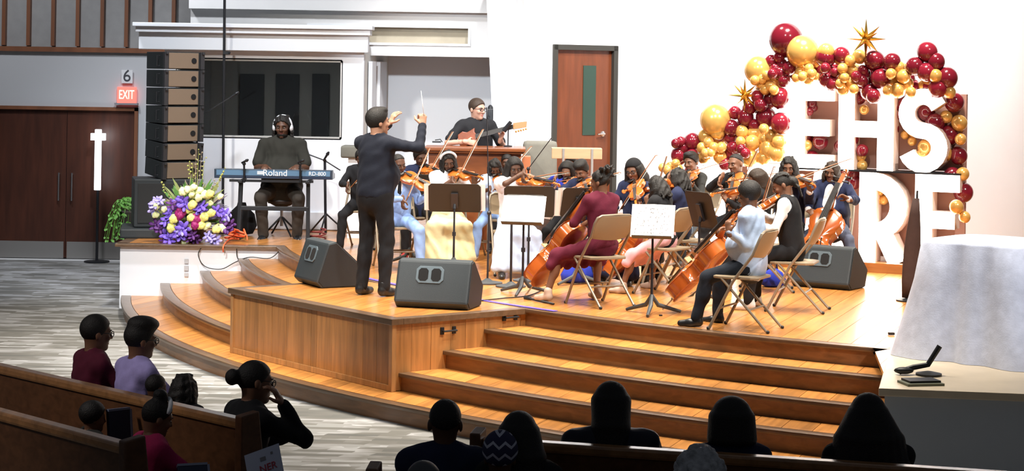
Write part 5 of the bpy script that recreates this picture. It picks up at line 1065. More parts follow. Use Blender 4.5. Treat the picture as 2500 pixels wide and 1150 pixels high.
# ---- flowers
fl = empty('flower_arrangement', (at(468, 560, 22.55).x, 22.55, ZS), 0, 'large arrangement of purple, yellow and magenta flowers on the white block', 'flowers')
MB().lathe([(.10, 0), (.16, .05), (.18, .2), (.15, .26)], 16).build('vase', mat('vase_dark', (.03, .025, .02), .4), fl, smooth=True)
def rose(m, r):
    mb = MB()
    for k in range(9): a = k*2.4; q = .45*r*math.sqrt(k/8); mb.ball((q*math.cos(a), q*math.sin(a), .25*r-.03*k*r), (.55*r, .55*r, .45*r), 8, 5)
    return mb.mesh('flower', m, True)
def iris(m, r):
    mb = MB()
    for k in range(6): a = k*1.047; mb.ball((.6*r*math.cos(a), .6*r*math.sin(a), .15*r*(k % 2)), (.55*r, .28*r, .10*r), 8, 4, Matrix.Rotation(a, 3, 'Z') @ Matrix.Rotation(-.5+.5*(k % 2), 3, 'Y'))
    mb.ball((0, 0, .1*r), .22*r, 6, 4); return mb.mesh('flower', m, True)
FY = rose(mat('petal_yellow', (.80, .78, .22), .6), .062); FY2 = rose(mat('petal_cream', (.80, .84, .42), .6), .055); FP = iris(mat('petal_purple', (.20, .11, .62), .6), .085); FP2 = iris(mat('petal_violet', (.42, .36, .80), .6), .07); FM = rose(mat('petal_magenta', (.32, .01, .13), .6), .07); FD = iris(mat('petal_plum', (.10, .02, .16), .6), .08)
fx = lambda px, py, d: at(px, py, 22.5-d)-Vector(fl.location)
spec = [(FY2, [(445, 467), (458, 463), (472, 458), (486, 466), (448, 470), (512, 497), (484, 483), (500, 475), (468, 475), (452, 590), (380, 525), (400, 511), (382, 504), (505, 552), (462, 555), (470, 477), (492, 548), (540, 558), (538, 480)]), (FY, [(503, 478), (512, 474), (470, 500), (474, 520), (466, 532), (478, 530), (498, 530), (503, 524), (516, 520), (420, 545), (424, 535), (462, 510), (528, 560), (535, 556), (490, 550), (418, 556)]),
        (FP, [(446, 492), (438, 497), (452, 500), (488, 512), (492, 505), (480, 515), (412, 530), (416, 522), (405, 540), (435, 560), (445, 568), (428, 565), (440, 575), (448, 558), (535, 520), (528, 516), (408, 575), (413, 585), (550, 524)]), (FP2, [(382, 495), (378, 500), (443, 565), (430, 570), (515, 582), (520, 590), (508, 578), (556, 526), (528, 586), (390, 490), (375, 512)]), (FM, [(440, 513), (445, 520), (438, 525), (478, 535), (476, 550), (482, 543)]), (FD, [(470, 575), (462, 582), (478, 585), (545, 555), (555, 560), (562, 548), (390, 560), (380, 550), (400, 590), (420, 500)])]
rr = random.Random(5)
for me, L in spec:
    for px, py in L:
        d = .30*math.sqrt(max(0, 1-((px-468)/105)**2))*(.6+.4*rr.random()); v = fx(px, py, d); o = link('flower', me, fl); o.location = v; o.rotation_euler = (1.2+rr.uniform(-.4, .4), rr.uniform(-.4, .4), rr.uniform(-.6, .6)); k = rr.uniform(.8, 1.15); o.scale = (k, k, k)
def leaf(mb, a, b_, w, seg=4):
    a, b_ = Vector(a), Vector(b_); d = b_-a; s = d.cross(Vector((0, -1, .3))).normalized()*w; V = []; up = Vector((0, 0, .12))*d.length
    for i in range(seg+1): t = i/seg; c = a+d*t+up*math.sin(t*3.1416)*.5; q = math.sin(math.pi*(.08+.9*t)); V += [c-s*q, c+s*q]
    mb.add(V, [(2*i, 2*i+1, 2*i+3, 2*i+2) for i in range(seg)])
GR = [mat('leaf_green', (.10, .24, .04), .6), mat('leaf_olive', (.26, .30, .09), .6), mat('leaf_purple', (.13, .10, .16), .6), mat('leaf_tan', (.34, .28, .20), .7)]
for gi, (n, el) in enumerate(((90, .6), (70, .7), (80, .35), (50, .8))):
    mb = MB()
    for _ in range(n):
        a = rr.uniform(-3.14, 3.14); e = rr.uniform(-.1, 1.35) if gi != 2 else rr.uniform(-.15, .7); R_ = rr.uniform(.25, .50); tip = Vector((math.cos(a)*math.cos(e)*R_*1.05, math.sin(a)*math.cos(e)*R_*.6, .24+math.sin(e)*R_*1.15)); root = tip*.35+Vector((0, 0, .15)); leaf(mb, root, tip, rr.uniform(.012, .028))
    mb.build('foliage', GR[gi], fl)['kind'] = 'stuff'
for px, py, c in ((485, 365, 1), (492, 372, 3), (478, 380, 3), (470, 400, 1), (462, 395, 1), (500, 385, 1), (550, 410, 1), (540, 425, 1), (392, 445, 1), (525, 440, 3)):
    mb = MB(); tip = fx(px, py, .02); rt = Vector((tip.x*.3, 0, .25)); mb.tube([rt, rt.lerp(tip, .6)+Vector((.01, 0, .02)), tip], [.005, .004, .002], 5)
    for k in range(9): t = .45+.55*k/8; q = rt.lerp(tip, t); mb.ball(q+Vector((rr.uniform(-.02, .02), rr.uniform(-.02, .02), 0)), rr.uniform(.007, .014), 6, 4)
    mb.build('sprig', GR[c] if c != 1 else mat('bud_yellow', (.45, .46, .12), .6), fl)
fe = empty('potted_fern', (at(325, 560, 24.0).x, 24.0, ZS), 0, 'green fern drooping left of the subwoofer', 'plant'); MB().lathe([(.09, 0), (.12, .02), (.14, .22), (.15, .24)], 14).build('pot', mat('pot_dark', (.06, .05, .045), .6), fe, smooth=True)
for i in range(20):
    a = rr.uniform(1.6, 4.6); L = rr.uniform(.22, .36); mb = MB(); P = [Vector((math.cos(a)*L*t, math.sin(a)*L*t*.6, .28+.42*t*(1-t)*1.6-.34*t*t*rr.uniform(.6, 1.3))) for t in [k/7 for k in range(8)]]; mb.tube(P, .004, 4)
    for k in range(1, 8):
        for s_ in (-1, 1): d = Vector((-math.sin(a), math.cos(a), -.3))*s_*.07*(1-.08*k); leaf(mb, P[k], P[k]+d+Vector((0, 0, -.02)), .013, 3)
    mb.build('frond', mat('fern_green', (.09, .25, .035), .6), fe)
# ---- wooden desk, guitar, chairs, bookstand at the back
M_desk = mat('desk_wood', (.21, .062, .018), .35, var=.18, scale=4, stretch=(1, 1, 3), coat=.3); YD = 22.05
x0, x1 = at(1046, 400, YD).x, at(1272, 400, YD).x; zt3 = at(1160, 371, YD).z; dk = empty('wooden_desk', ((x0+x1)/2, YD, ZS), 0, 'reddish wooden desk with overhanging top before the guitarist', 'desk'); W_ = x1-x0; H_ = zt3-ZS
MB().box((0, .03, H_/2), (W_, .05, H_)).build('front_panel', M_desk, dk)
for sx in (-1, 1): MB().box((sx*(W_/2-.02), .27, H_/2), (.04, .46, H_)).build('side_panel', M_desk, dk)
MB().box((W_/2+.06, .10, H_/2-.02), (.10, .16, H_-.04)).build('corner_post', mat('desk_wood_light', (.42, .14, .06), .4, var=.1), dk, bevel=.01)
MB().box((0, .22, H_+.03), (W_+.10, .60, .045)).box((0, .22, H_+.0), (W_+.05, .55, .03)).build('top', M_desk, dk, bevel=.010)
tag(MB().box(at(1066, 349, YD+.3)+Vector((0, 0, .012)), (.10, .06, .018)).tube([at(1080, 347, YD+.3), at(1075, 340, YD+.3), at(1062, 342, YD+.3)], .006).build('cable_clip', M_black), 'small black clip on the left of the wooden desk', 'clip')
b = at(1240, 362, YD+.3); s = empty('gooseneck_microphone', (b.x, b.y, zt3+.055), 0, 'small black gooseneck microphone on the right of the desk', 'microphone'); MB().lathe([(0, 0), (.05, 0), (.05, .012), (.01, .02)], 14).build('base', M_black, s, smooth=SM); MB().tube([(0, 0, .01), (0, 0, .18), (.02, -.02, .26)], .008, 6).build('neck', M_black, s, smooth=SM); MB().tube([(-.05, 0, .18), (.03, -.02, .29)], [.03, .022], 8).build('head', M_black, s, smooth=SM)
ga, gb = at(1150, 338, 22.54), at(1250, 312, 22.45); gd = (gb-ga).normalized(); gt = empty('bass_guitar', ga, 0, 'reddish brown guitar held above the wooden desk', 'guitar'); gn = Vector((.1, -1, .25)); gn = (gn-gd*gn.dot(gd)).normalized(); gM = Matrix((gd, gn.cross(gd), gn)).transposed().to_4x4()
gp = [(.62*a_, .62*b_) for a_, b_ in [(-.24, .02), (-.22, .12), (-.12, .16), (-.04, .12), (.04, .14), (.12, .17), (.10, .10), (.13, .03), (.10, -.06), (.10, -.13), (.02, -.13), (-.06, -.12), (-.16, -.15), (-.23, -.08)]]
MB().prismM(gp, .045, gM).build('body', mat('guitar_wood', (.20, .05, .02), .3, var=.3, coat=.5), gt, bevel=.008); MB().box((.30, 0, .05), (.46, .05, .022)).build('neck', EBONY, gt, M=gM); MB().prismM([(.52, -.03), (.68, -.045), (.70, .02), (.54, .04)], .02, gM @ Matrix.Translation((0, 0, .035))).build('headstock', mat('headstock', (.35, .17, .06), .4), gt)
for i in range(5): MB().ball(gM @ Vector((.55+.03*i, -.065, .045)), (.012, .012, .012), 8, 6).build('peg', mat('peg_gold', (.8, .45, .12), .3, .8), gt)
p = at(1197, 290, 23.1); tag(MB().box((p.x, 23.1, (p.z+.12+ZS)/2), (.07, .10, p.z+.12-ZS)).ball((p.x, 23.1, p.z+.12), (.035, .05, .05), 8, 6).build('speaker_post', M_black, bevel=.01), 'black upright behind the shoulder of the guitarist', 'post')
GU = mat('upholstery_grey', (.155, .15, .125), .9, var=.08, bump=.1)
x0, x1 = at(1276, 400, 22.6).x, at(1360, 400, 22.6).x; pc = empty('padded_chair', ((x0+x1)/2, 22.6, ZS), 0, 'grey padded high back chair right of the wooden desk', 'chair'); zc2 = at(1318, 344, 22.6).z-ZS
MB().box((0, .05, zc2-.34), (x1-x0, .12, .68)).build('backrest', GU, pc, bevel=.05, smooth=True); MB().box((0, -.22, .46), (x1-x0+.04, .5, .14)).build('seat', GU, pc, bevel=.04, smooth=True)
for sx in (-1, 1):
    for yy in (-.42, .05): MB().box((sx*.17, yy, .2), (.04, .04, .40)).build('leg', M_brown, pc)
x0, x1 = at(832, 370, 23.3).x, at(905, 370, 23.3).x; z1 = at(860, 356, 23.3).z; z0 = at(860, 386, 23.3).z
pb = empty('padded_rail', ((x0+x1)/2, 23.3, ZS), 0, 'grey padded top of a white rail left of the conductor', 'rail'); MB().box((0, .15, (z0+z1)/2-ZS), (x1-x0, .36, z1-z0)).build('pad', GU, pb, bevel=.025, smooth=True); MB().box((.04, .16, (z0-ZS)/2), (x1-x0-.1, .28, z0-ZS-.002)).build('rail_body', M_white, pb)
YT = 21.35; x0, x1 = at(1347, 375, YT).x, at(1470, 375, YT).x; z1 = at(1408, 362, YT).z-ZS; z0 = at(1408, 388, YT).z-ZS
bs = empty('bookstand', ((x0+x1)/2, YT, ZS), 0, 'pale wooden bookstand on two slim posts before the door', 'stand'); TN = mat('pale_wood', (.55, .36, .21), .45, var=.1, scale=4, stretch=(.4, 3, 3))
MB().box((0, 0, (z0+z1)/2), (x1-x0, .05, z1-z0)).box((0, .12, z1-.01), (x1-x0, .24, .02)).build('desk', TN, bs, bevel=.006)
for sx in (-.27, .30): MB().tube([(sx*(x1-x0), .03, .03), (sx*(x1-x0), -.03, z1-.005)], .014, 8).build('post', mat('post_grey', (.5, .5, .5), .4, .5), bs, smooth=SM)
MB().box((0, .05, .02), (x1-x0-.05, .3, .04)).build('base', TN, bs)
# ---- lit letters on two rows
P0 = at(2155, 640, 20.3); LE = Vector((.89, -.455, 0)).normalized(); LN = Vector((-LE.y, LE.x, 0)); LN = -LN if LN.y > 0 else LN     # LN towards the hall
def onl(px, py, off=0.):
    a_, b_ = ray(px, py); o = P0+LN*off; Y = (o.x*LN.x+o.y*LN.y)/(LN.x*a_+LN.y); return Vector((a_*Y, Y, CZ+b_*Y))
LF = mat('letter_face', (.95, .92, .88), .5, emit=(1, .93, .82), estr=7.0); LS = mat('letter_side', (.85, .70, .62), .6)
def band(pts, w):
    V = []
    for i, p in enumerate(pts):
        d = Vector(pts[min(i+1, len(pts)-1)])-Vector(pts[max(i-1, 0)]); n = Vector((-d.y, d.x)).normalized()*w/2; V.append((Vector(p)-n, Vector(p)+n))
    return [[tuple(a[0]), tuple(b[0]), tuple(b[1]), tuple(a[1])] for a, b in zip(V, V[1:])]
def glyph(ch, W, H, w):
    R4 = lambda x0, y0, x1, y1: [(x0, y0), (x1, y0), (x1, y1), (x0, y1)]
    if ch == 'E': return [R4(0, 0, w, H), R4(w, H-w, W, H), R4(w, H/2-w/2, W*.9, H/2+w/2), R4(w, 0, W, w)]
    if ch == 'H': return [R4(0, 0, w, H), R4(W-w, 0, W, H), R4(w, H/2-w/2, W-w, H/2+w/2)]
    if ch == 'T': return [R4(W/2-w/2, 0, W/2+w/2, H-w), R4(0, H-w, W, H)]
    if ch == 'A': return band([(w*.5, 0), (W/2-w*.1, H)], w)+band([(W-w*.5, 0), (W/2+w*.1, H)], w)+[R4(W*.25, H*.25, W*.75, H*.25+w*.8)]
    if ch == 'R':
        r = H*.28; c = [(w*.8, H-w/2)]+[(W-w/2-r+r*math.cos(a), H-w/2-r+r*math.sin(a)) for a in [math.pi/2-math.pi*i/12 for i in range(13)]]+[(w*.8, H-w/2-2*r)]
        return [R4(0, 0, w, H)]+band(c, w)+band([(W*.45, H*.40), (W-w*.5, 0)], w*1.05)
    if ch == 'S':
        r = (H-w)/4; c = [(W/2+(W-w)/2*math.cos(a), H-w/2-r+r*math.sin(a)) for a in [math.radians(25+245*i/14) for i in range(15)]]+[(W/2+(W-w)/2*math.cos(a), w/2+r+r*math.sin(a)) for a in [math.radians(90-250*i/14) for i in range(15)]]
        return band(c, w)
def letter(ch, pxl, pyt, pxr, pyb, label):
    a, b_ = onl(pxl, pyt), onl(pxr, pyb); a2 = onl(pxl, pyb); W = (Vector((b_.x, b_.y, 0))-Vector((a2.x, a2.y, 0))).length; H = a.z-a2.z
    r = empty('marquee_letter', (a2.x, a2.y, b_.z if False else a2.z), 0, label, 'letter', 'lit marquee letters'); M = Matrix((LE, Vector((0, 0, 1)), LN)).transposed().to_4x4(); mf, ms = MB(), MB()
    for q in glyph(ch, W, H, H*.19): mf.prismM(q, .012, M); ms.prismM(q, .20, M @ Matrix.Translation((0, 0, -.202)))
    mf.build('lit_face', LF, r); ms.build('side', LS, r); return r
letter('E', 1925, 205, 2035, 415, 'glowing white letter E of the upper row'); letter('H', 2046, 210, 2180, 417, 'glowing white letter H of the upper row'); letter('S', 2192, 215, 2312, 420, 'glowing white letter S of the upper row under the balloons')
letter('S', 1690, 392, 1802, 610, 'glowing rounded letter at the left of the lower row'); letter('T', 1822, 398, 1934, 617, 'glowing letter T of the lower row behind the players'); letter('A', 1955, 406, 2070, 624, 'glowing letter A behind the girl cellist in navy'); letter('R', 2096, 420, 2212, 638, 'glowing white letter R of the lower row'); letter('E', 2232, 424, 2340, 645, 'glowing letter at the right end of the lower row')
z_ = onl(2120, 415).z; a, b_ = onl(1915, 408), onl(2345, 424); MB_ = MB().prism([(a.x+LN.x*.04, a.y+LN.y*.04), (b_.x+LN.x*.04, b_.y+LN.y*.04), (b_.x-LN.x*.3, b_.y-LN.y*.3), (a.x-LN.x*.3, a.y-LN.y*.3)], z_-.02, z_-.002)
tag(MB_.build('display_shelf', M_black), 'thin black shelf between the two rows of lit letters', 'shelf')
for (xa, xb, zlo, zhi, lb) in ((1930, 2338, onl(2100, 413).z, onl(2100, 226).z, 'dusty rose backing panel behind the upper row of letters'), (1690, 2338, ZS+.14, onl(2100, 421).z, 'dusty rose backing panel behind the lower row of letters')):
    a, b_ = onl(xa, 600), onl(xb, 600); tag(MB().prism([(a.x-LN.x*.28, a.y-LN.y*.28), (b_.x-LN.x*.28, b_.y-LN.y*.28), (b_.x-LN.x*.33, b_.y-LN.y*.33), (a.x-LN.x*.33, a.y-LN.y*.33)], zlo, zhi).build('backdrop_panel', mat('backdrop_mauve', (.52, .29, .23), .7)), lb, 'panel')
a, b_ = onl(1640, 640, .12), onl(2560, 640, .12); z_ = onl(2155, 640).z
struct(MB().prism([(a.x, a.y), (b_.x, b_.y), (b_.x-LN.x*.8, b_.y-LN.y*.8), (a.x-LN.x*.8, a.y-LN.y*.8)], ZS-.01, z_-.003).build('stage_riser', wood('riser_orange', (.36, .14, .04), (.89, -.45), .35, .05)))
# ---- balloon garland
BM = mat('balloon_maroon', (.19, .010, .022), .16, coat=.5, objvar=.25); BG = mat('balloon_gold', (.78, .45, .12), .22, .35, coat=.4, objvar=.12)
bl = MB().lathe([(.0, -1.10), (.10, -1.06), (.16, -1.0)]+[(math.cos(t), math.sin(t)*(1.0 if t > 0 else 1.02)) for t in [-1.38+2.95*i/14 for i in range(15)]][:-1]+[(0, 1.0)], 18)
bme = {'M': bl.mesh('balloon', BM, True), 'G': bl.mesh('balloon', BG, True)}
gl = empty('balloon_garland', onl(1950, 420), 0, 'arching garland of maroon and gold balloons around the lit letters', 'balloon garland')
BL = {'M': [(1919, 98, 38), (2015, 141, 22), (2055, 134, 18), (2135, 148, 23), (2178, 150, 19), (2234, 162, 21), (2264, 127, 23), (2262, 176, 21), (2150, 192, 23), (2123, 225, 20), (2133, 235, 17), (2029, 180, 17), (2017, 195, 17), (2032, 204, 16), (2015, 166, 12), (2039, 176, 11), (1904, 239, 23), (1907, 301, 24), (1870, 286, 23), (1820, 286, 19), (1830, 263, 16), (1857, 256, 16), (1848, 235, 14), (1794, 275, 15), (1785, 312, 18), (1841, 305, 13), (1879, 239, 14), (1883, 150, 15), (1902, 141, 13), (1909, 157, 13), (1893, 169, 14), (1928, 166, 16), (1907, 180, 17), (1886, 180, 12), (1914, 197, 14), (2107, 173, 13), (2091, 187, 13), (2112, 180, 13), (2105, 197, 14), (2248, 239, 24), (2213, 256, 21), (2262, 274, 21), (2220, 294, 16), (2182, 263, 11), (2178, 315, 16), (2194, 280, 11), (2241, 253, 20), (1964, 254, 10), (1983, 253, 11), (1976, 272, 10), (1987, 263, 9), (1970, 338, 14), (2003, 345, 18), (1982, 388, 19), (2074, 239, 14), (2077, 270, 16), (2098, 239, 15), (2081, 341, 14), (2053, 357, 15), (2074, 373, 17), (2105, 367, 14), (2081, 423, 17), (2067, 413, 15), (2085, 445, 16), (1650, 350, 11), (1662, 345, 11), (1691, 345, 19), (1669, 360, 16), (1656, 378, 17), (1677, 378, 16), (1783, 336, 14), (1789, 360, 14), (1785, 374, 16), (1810, 364, 12), (1820, 374, 12), (1690, 380, 15), (1770, 400, 15), (1690, 420, 18), (2285, 150, 20), (2290, 215, 22), (2282, 300, 22), (2312, 190, 24), (2330, 250, 22), (2318, 330, 22), (2340, 380, 20), (2325, 430, 20), (2352, 470, 22)],
      'G': [(1959, 127, 36.5), (1851, 171, 31), (1747, 293, 35), (2017, 126, 19), (1952, 176, 11), (1975, 167, 11), (1961, 187, 12), (1982, 180, 12), (1945, 190, 11), (1992, 187, 9), (1973, 194, 12), (2051, 143, 15), (2076, 148, 13), (2098, 138, 16), (2057, 167, 12), (2081, 173, 14), (2062, 190, 11), (2051, 204, 11), (2078, 202, 14), (2058, 218, 14), (2085, 218, 11), (2177, 155, 14), (2194, 164, 14), (2175, 180, 12), (2185, 200, 13), (2206, 187, 16), (2168, 221, 12), (2192, 221, 17), (2213, 204, 16), (2224, 225, 12), (2229, 322, 11), (2210, 329, 10), (2227, 345, 10), (2260, 360, 18), (2252, 378, 14), (1970, 354, 12), (1956, 374, 11), (2110, 268, 11), (2102, 381, 12), (2083, 400, 11), (2105, 404, 12), (1723, 333, 17), (1730, 347, 12), (1752, 322, 17), (1714, 360, 12), (1723, 374, 11), (1743, 359, 11), (1761, 360, 12), (1736, 373, 10), (1719, 385, 14), (1759, 385, 16), (1811, 322, 15), (1808, 345, 11), (1841, 326, 15), (1837, 348, 17), (1865, 315, 12), (1865, 338, 14), (1883, 333, 16), (1876, 364, 22), (1903, 347, 17), (1830, 385, 21), (1865, 385, 17), (1897, 374, 21), (1618, 409, 10), (1636, 406, 10), (1650, 399, 10), (1632, 416, 12), (1655, 413, 12), (2148, 466, 10), (2157, 488, 11), (2141, 490, 11), (1843, 196, 11), (1861, 192, 12), (1858, 205, 12), (1872, 183, 11), (1880, 210, 12), (1890, 220, 11), (1868, 218, 12), (2284, 185, 15), (2290, 250, 14), (2318, 225, 14), (2342, 300, 18), (2310, 285, 14), (2345, 340, 13), (2310, 375, 15), (2350, 425, 15), (2335, 505, 16), (2355, 530, 13), (2250, 440, 12), (2262, 470, 14)]}
rr = random.Random(9); fil = []
spine = [(1650, 375), (1690, 362), (1735, 350), (1785, 335), (1835, 305), (1862, 262), (1882, 215), (1902, 180), (1945, 165), (1995, 168), (2045, 175), (2095, 182), (2145, 188), (2195, 190), (2240, 205), (2262, 245)]
for (ax, ay), (bx, by) in zip(spine, spine[1:]):
    for k in range(5): t = rr.random(); fil.append((ax+(bx-ax)*t+rr.uniform(-16, 16), ay+(by-ay)*t+rr.uniform(-22, 18), rr.uniform(13, 20), rr.choice('MMG')))
for x_, y_, r_, c_ in fil: BL[c_].append((x_, y_, r_, -.10))
for cc, L in BL.items():
    for px, py, r, *bk in L:
        inner = (px > 1940 and 235 < py < 500) ; off = (-.14 if inner else .10)+rr.uniform(-.05, .05)-(.02 if r > 20 else 0)
        if r < 13 and not inner: off += .10
        if bk: off = bk[0]+rr.uniform(-.04, .04)
        else: r *= 1.10
        p = onl(px, py, off); o = link('balloon', bme[cc], gl); o.location = p-gl.location; k = r*p.y/FPX; o.scale = (k, k, k*1.03); o.rotation_euler = (rr.uniform(-.5, .5), rr.uniform(-.5, .5), rr.uniform(0, 6))
def star(px, py, r, label):
    p = onl(px, py, .22); R_ = r*p.y/FPX; s = empty('starburst_balloon', p, 0, label, 'balloon', 'gold starburst balloons'); FOIL = mat('foil_gold', (.85, .50, .08), .18, .9); MB().ball((0, 0, 0), R_*.24, 12, 8).build('core', FOIL, s, smooth=True)
    D = [(math.cos(t)*1., -.25*math.sin(2*t), math.sin(t)*1.) for t in [math.pi/2+i*math.pi/4 for i in range(8)]]+[(.4, -.9, .3), (-.4, -.85, -.3), (.1, -.9, -.6), (-.35, -.7, .55)]
    for i, d in enumerate(D):
        d = Vector(d).normalized(); Mx = frame(d).to_4x4(); L = R_*(1 if i % 2 == 0 or i > 7 else .92); MB().lathe([(0, 0), (R_*.11, R_*.1), (R_*.10, R_*.3), (0.002, L)], 6, Mx).build('spike', FOIL, s)
star(2114, 95, 48, 'gold starburst balloon on top of the garland'); star(1818, 233, 40, 'gold starburst balloon on the left shoulder of the garland')
# ---- covered table and things at the right edge
tb = empty('cloth_table', (3.60, 14.25, ZS), math.radians(-40), 'table under a long white cloth at the right edge', 'table')
hz = .86; n = 96; V = []; F = []
for j, (f, zz) in enumerate(((.0, hz), (.97, hz), (1., hz-.02), (1.06, hz*.66), (1.16, .30), (1.28, .004))):
    for i in range(n):
        a = 2*math.pi*i/n; c_, s_ = math.cos(a), math.sin(a); q = (abs(c_/.44)**5+abs(s_/.44)**5)**-.2; co = abs(math.sin(2*a))**3; g = (j-1)/4 if j > 1 else 0
        wv = 1+g*(.16*co-.05+.055*math.sin(a*12+.6)*(1-.4*co)); V.append((c_*q*f*wv, s_*q*f*wv, zz))
for j in range(5): F += [(j*n+i, j*n+(i+1) % n, (j+1)*n+(i+1) % n, (j+1)*n+i) for i in range(n)]
MB().add(V, F).build('tablecloth', cloth('table_white', (.66, .70, .84)), tb, smooth=True)
for sx in (-1, 1):
    for sy in (-1, 1): MB().tube([(sx*.33, sy*.27, 0), (sx*.33, sy*.27, hz-.03)], .018, 8).build('leg', M_steel, tb)
p = on(2222, 735, ZS); hs = empty('covered_stand', p, 0, 'narrow stand hung with dark brown cloth left of the white table', 'stand'); zt4 = at(2232, 492, p.y).z-ZS
MB().tube([(.03, 0, 0), (.05, 0, zt4+.10)], .010, 8).build('pole', M_black, hs, smooth=SM); V = []; F = []; n = 12
for j in range(7):
    t = j/6; wq = .03+.048*math.sin(min(1, t*1.5)*1.57)-.03*max(0, t-.8)*5*.5
    for i in range(n): a = 2*math.pi*i/n; V.append((.04-.05*t+wq*math.cos(a)*(1+.15*math.sin(3*a)), wq*.5*math.sin(a), zt4*(1-t)+.03))
for j in range(6): F += [(j*n+i, j*n+(i+1) % n, (j+1)*n+(i+1) % n, (j+1)*n+i) for i in range(n)]
F += [tuple(range(n)), tuple(range(6*n, 7*n))[::-1]]; MB().add(V, F).build('drape', cloth('dark_brown', (.06, .035, .03)), hs, smooth=True)
MB().lathe([(0, 0), (.13, 0), (.13, .012), (.02, .03)], 18).build('base', M_black, hs, smooth=SM)
p = on(2248, 938, .752); bk_ = empty('notebook', p, math.radians(12), 'flat dark notebooks on the right stage block', 'notebook'); MB().box((0, 0, .008), (.26, .18, .016)).build('cover', mat('book_olive', (.16, .17, .12), .6), bk_); MB().box((.01, .02, .023), (.22, .15, .014)).build('upper_cover', M_black, bk_)
p = on(2258, 915, .752); cl = empty('desk_lamp_stand', p, 0, 'black jointed stand lying at the hem of the white cloth', 'stand'); MB().tube([(-.18, -.02, .02), (-.08, 0, .05), (.02, .0, .07), (.10, 0, .2)], .02, 8).build('arm', M_black, cl, smooth=SM); MB().lathe([(0, 0), (.09, 0), (.09, .015), (.02, .03)], 16, Matrix.Translation((.02, -.03, 0))).build('base', M_black, cl, smooth=SM); MB().ball((-.15, -.02, .03), (.07, .04, .025), 10, 6).build('clamp', M_black, cl, smooth=True)
p = on(2176, 818, ZS); tag(MB().box((p.x, p.y, ZS+.012), (.05, .04, .02)).build('floor_clip', M_black, bevel=.004), 'tiny black clip on the stage floor near the white table', 'clip')
p = on(1613, 772, ZS); tag(MB().box((p.x, p.y, ZS+.008), (.03, .02, .012)).build('floor_clip', M_black, bevel=.004), 'tiny black clip on the floor under the printed sheet stand', 'clip')
# ---- signs at the far left
sg = empty('exit_sign', at(309, 232, 27.52), 0, 'red lit EXIT sign over the dark door', 'sign'); s_w, s_h = 43*27.52/FPX, 36*27.52/FPX
MB().box((0, .02, 0), (s_w+.02, .05, s_h+.02)).build('housing', mat('sign_red', (.8, .12, .10), .5, emit=(1, .16, .12), estr=1.1), sg, bevel=.006); MB().box((0, -.0, -s_h/2-.022), (s_w+.08, .09, .025)).build('ledge', mat('sign_grey', (.25, .25, .27), .5), sg)
lettering('EXIT', .135, mat('sign_letter', (1, .8, .6), .5, emit=(1, .72, .5), estr=1.9), sg, Matrix.Translation((0, -.009, 0)) @ FACE @ Matrix.Diagonal((.8, 1.35, 1, 1)))
nb_ = empty('number_sign', at(310, 187, 27.54), 0, 'white plate with a grey number 6 above the exit sign', 'sign'); MB().box((0, .01, 0), (.16, .02, .19)).build('plate', mat('plate_white', (.72, .72, .74), .6), nb_); lettering('6', .24, mat('plate_ink', (.05, .05, .06), .6), nb_, Matrix.Translation((0, -.004, .005)) @ FACE)
cr = empty('lit_cross', at(239, 390, 27.3), 0, 'glowing white cross against the dark left door', 'cross'); CL = mat('cross_light', (1, 1, 1), .5, emit=(.9, .95, 1), estr=3.0); k = 27.3/FPX
MB().box((0, 0, 0), (15*k, .05, 148*k)).build('upright', CL, cr, bevel=.006); MB().box((0, 0, 56*k), (36*k, .05, 17*k)).build('crossbar', CL, cr, bevel=.006); MB().tube([(0, .03, -74*k), (0, .03, -at(239, 390, 27.3).z+.03)], .02, 8).lathe([(0, 0), (.18, 0), (.18, .02), (.02, .03)], 16, Matrix.Translation((0, .03, -at(239, 390, 27.3).z))).build('post', M_black, cr, smooth=SM)
# ---- pews
PW = wood('pew_wood', (.15, .062, .026), (.7, -.7), .45, .06, .2); PR = wood('pew_rail', (.36, .17, .065), (.7, -.7), .28, .05, .5)
def pew(pa, pb, label, zr=.95, caps=(0, 1)):
    pa, pb = Vector((pa.x, pa.y, 0)), Vector((pb.x, pb.y, 0)); d = (pb-pa); L = d.length; d.normalize(); n = Vector((-d.y, d.x, 0)); n = n if n.y > 0 else -n     # n towards the stage
    r = empty('pew', pa, 0, label, 'pew', 'wooden pews'); M = Matrix((d, n, Vector((0, 0, 1)))).transposed().to_4x4()
    MB().box((L/2, .0, zr-.025), (L, .085, .05)).build('top_rail', PR, r, M=M, bevel=.014)
    V = [(x, y, z) for x in (0, L) for y, z in ((-.03, zr-.05), (.03, zr-.05), (.12, .42), (.06, .30))]; MB().add(V, [(0, 1, 2, 3), (7, 6, 5, 4)]+[(i, (i+1) % 4, 4+(i+1) % 4, 4+i) for i in range(4)]).build('back_panel', PW, r, M=M)
    MB().box((L/2, .30, .42), (L, .46, .05)).build('seat', PW, r, M=M, bevel=.01); MB().box((L/2, .08, .17), (L, .03, .30)).build('kick_board', PW, r, M=M)
    pr = [(-.07, 0), (-.075, zr+.03), (.04, zr+.045), (.09, .66), (.50, .62), (.54, .56), (.52, 0)]
    for cc in caps:
        x = (-.055 if cc == 0 else L); MB().add([(x+q, y, z) for q in (0, .055) for y, z in pr], [tuple(range(6, -1, -1)), tuple(range(7, 14))]+[(i, (i+1) % 7, 7+(i+1) % 7, 7+i) for i in range(7)]).build('end_panel', PW, r, M=M, bevel=.008)
    return r
a, b_ = on(228, 940, 1.), on(602, 1024, 1.); e = (b_-a).normalized(); pew(a-e*3.2, b_, 'dark pew with orange brown rail behind the lilac shirted viewer', caps=(1,), zr=1.)
a2, b2 = on(228, 1060, 1.), on(322, 1085, 1.); e2 = (b2-a2).normalized(); pew(a2-e2*2.6, b2, 'second dark pew at the bottom left edge', caps=(1,), zr=1.)
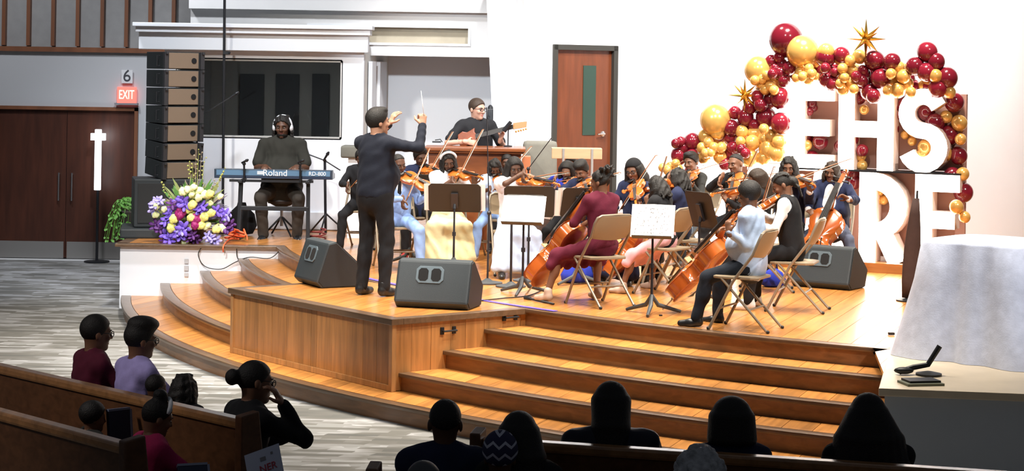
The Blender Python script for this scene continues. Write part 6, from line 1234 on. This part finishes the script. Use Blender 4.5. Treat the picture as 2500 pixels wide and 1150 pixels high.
a, b_ = on(1182, 1068, 1.), on(2272, 1140, 1.); e3 = (b_-a).normalized(); pew(a, b_+e3*1.6, 'long front pew with glossy rail on the right', caps=(0,), zr=1.)
p = at(902, 1124, 8.5); pew(Vector((p.x+.05, 8.5, 0)), Vector((p.x+3.3, 8.15, 0)), 'nearest pew whose post shows at the bottom edge', caps=(0,), zr=1.02)
pn = Vector((-e.y, e.x, 0)); pn = pn if pn.y > 0 else -pn
def book(px, py, Y, w_, h_, rz, tilt, label):
    c = at(px, py, Y); r = empty('folder', c, 0, label, 'folder'); r.rotation_euler = (math.radians(tilt), 0, math.radians(rz)); MB().box((0, 0, 0), (w_, .03, h_)).build('cover', mat('folder_navy', (.012, .018, .05), .5), r, bevel=.004); MB().box((w_/2+.004, 0, 0), (.012, .034, h_)).box((0, 0, h_/2+.004), (w_, .034, .012)).build('edge', mat('folder_edge', (.20, .22, .32), .6), r)
book(290, 1040, 10.4, .13, .17, 40, -8, 'upright navy folder with pale edge in the second pew'); book(470, 1152, 9.6, .15, .06, 20, -30, 'navy folder with pale edge at the lower left edge')
c = at(645, 1135, 9.4); pg = empty('program', c, 0, 'white printed program with red lettering at the lower left', 'paper'); pg.rotation_euler = (math.radians(-25), math.radians(-22), math.radians(-12)); MB().box((0, 0, 0), (.19, .003, .16)).build('sheet', mat('program_paper', (.62, .64, .78), .7), pg)
lettering('NER', .05, mat('program_red', (.5, .05, .08), .6), pg, Matrix.Translation((.02, -.004, -.02)) @ FACE); MB().box((.05, -.003, .045), (.012, .002, .012)).box((0, -.003, .03), (.03, .002, .02)).build('print', INK, pg)

# ---- blue bags on the floor among the chairs
for px, py, k, lb in ((1412, 690, 1., 'royal blue bag on the floor behind the maroon cellist'), (1728, 610, .8, 'royal blue bag behind the cello of the boy in the pale shirt'), (1888, 700, .7, 'small blue bag on the floor behind the girl in the black vest')):
    p = on(px, py, ZS); b_ = empty('cloth_bag', p, .3, lb, 'bag', 'blue bags on the stage floor'); MB().lathe([(.10*k, 0), (.16*k, .03*k), (.17*k, .10*k), (.12*k, .20*k), (.05*k, .25*k)], 14, Matrix.Diagonal((1.1, .7, 1, 1))).build('bag_body', C_ROYAL, b_, smooth=True); MB().tube([(-.06*k, 0, .22*k), (-.04*k, 0, .32*k), (.04*k, 0, .32*k), (.06*k, 0, .22*k)], .008, 6).build('handle', C_NAVY, b_, smooth=True)
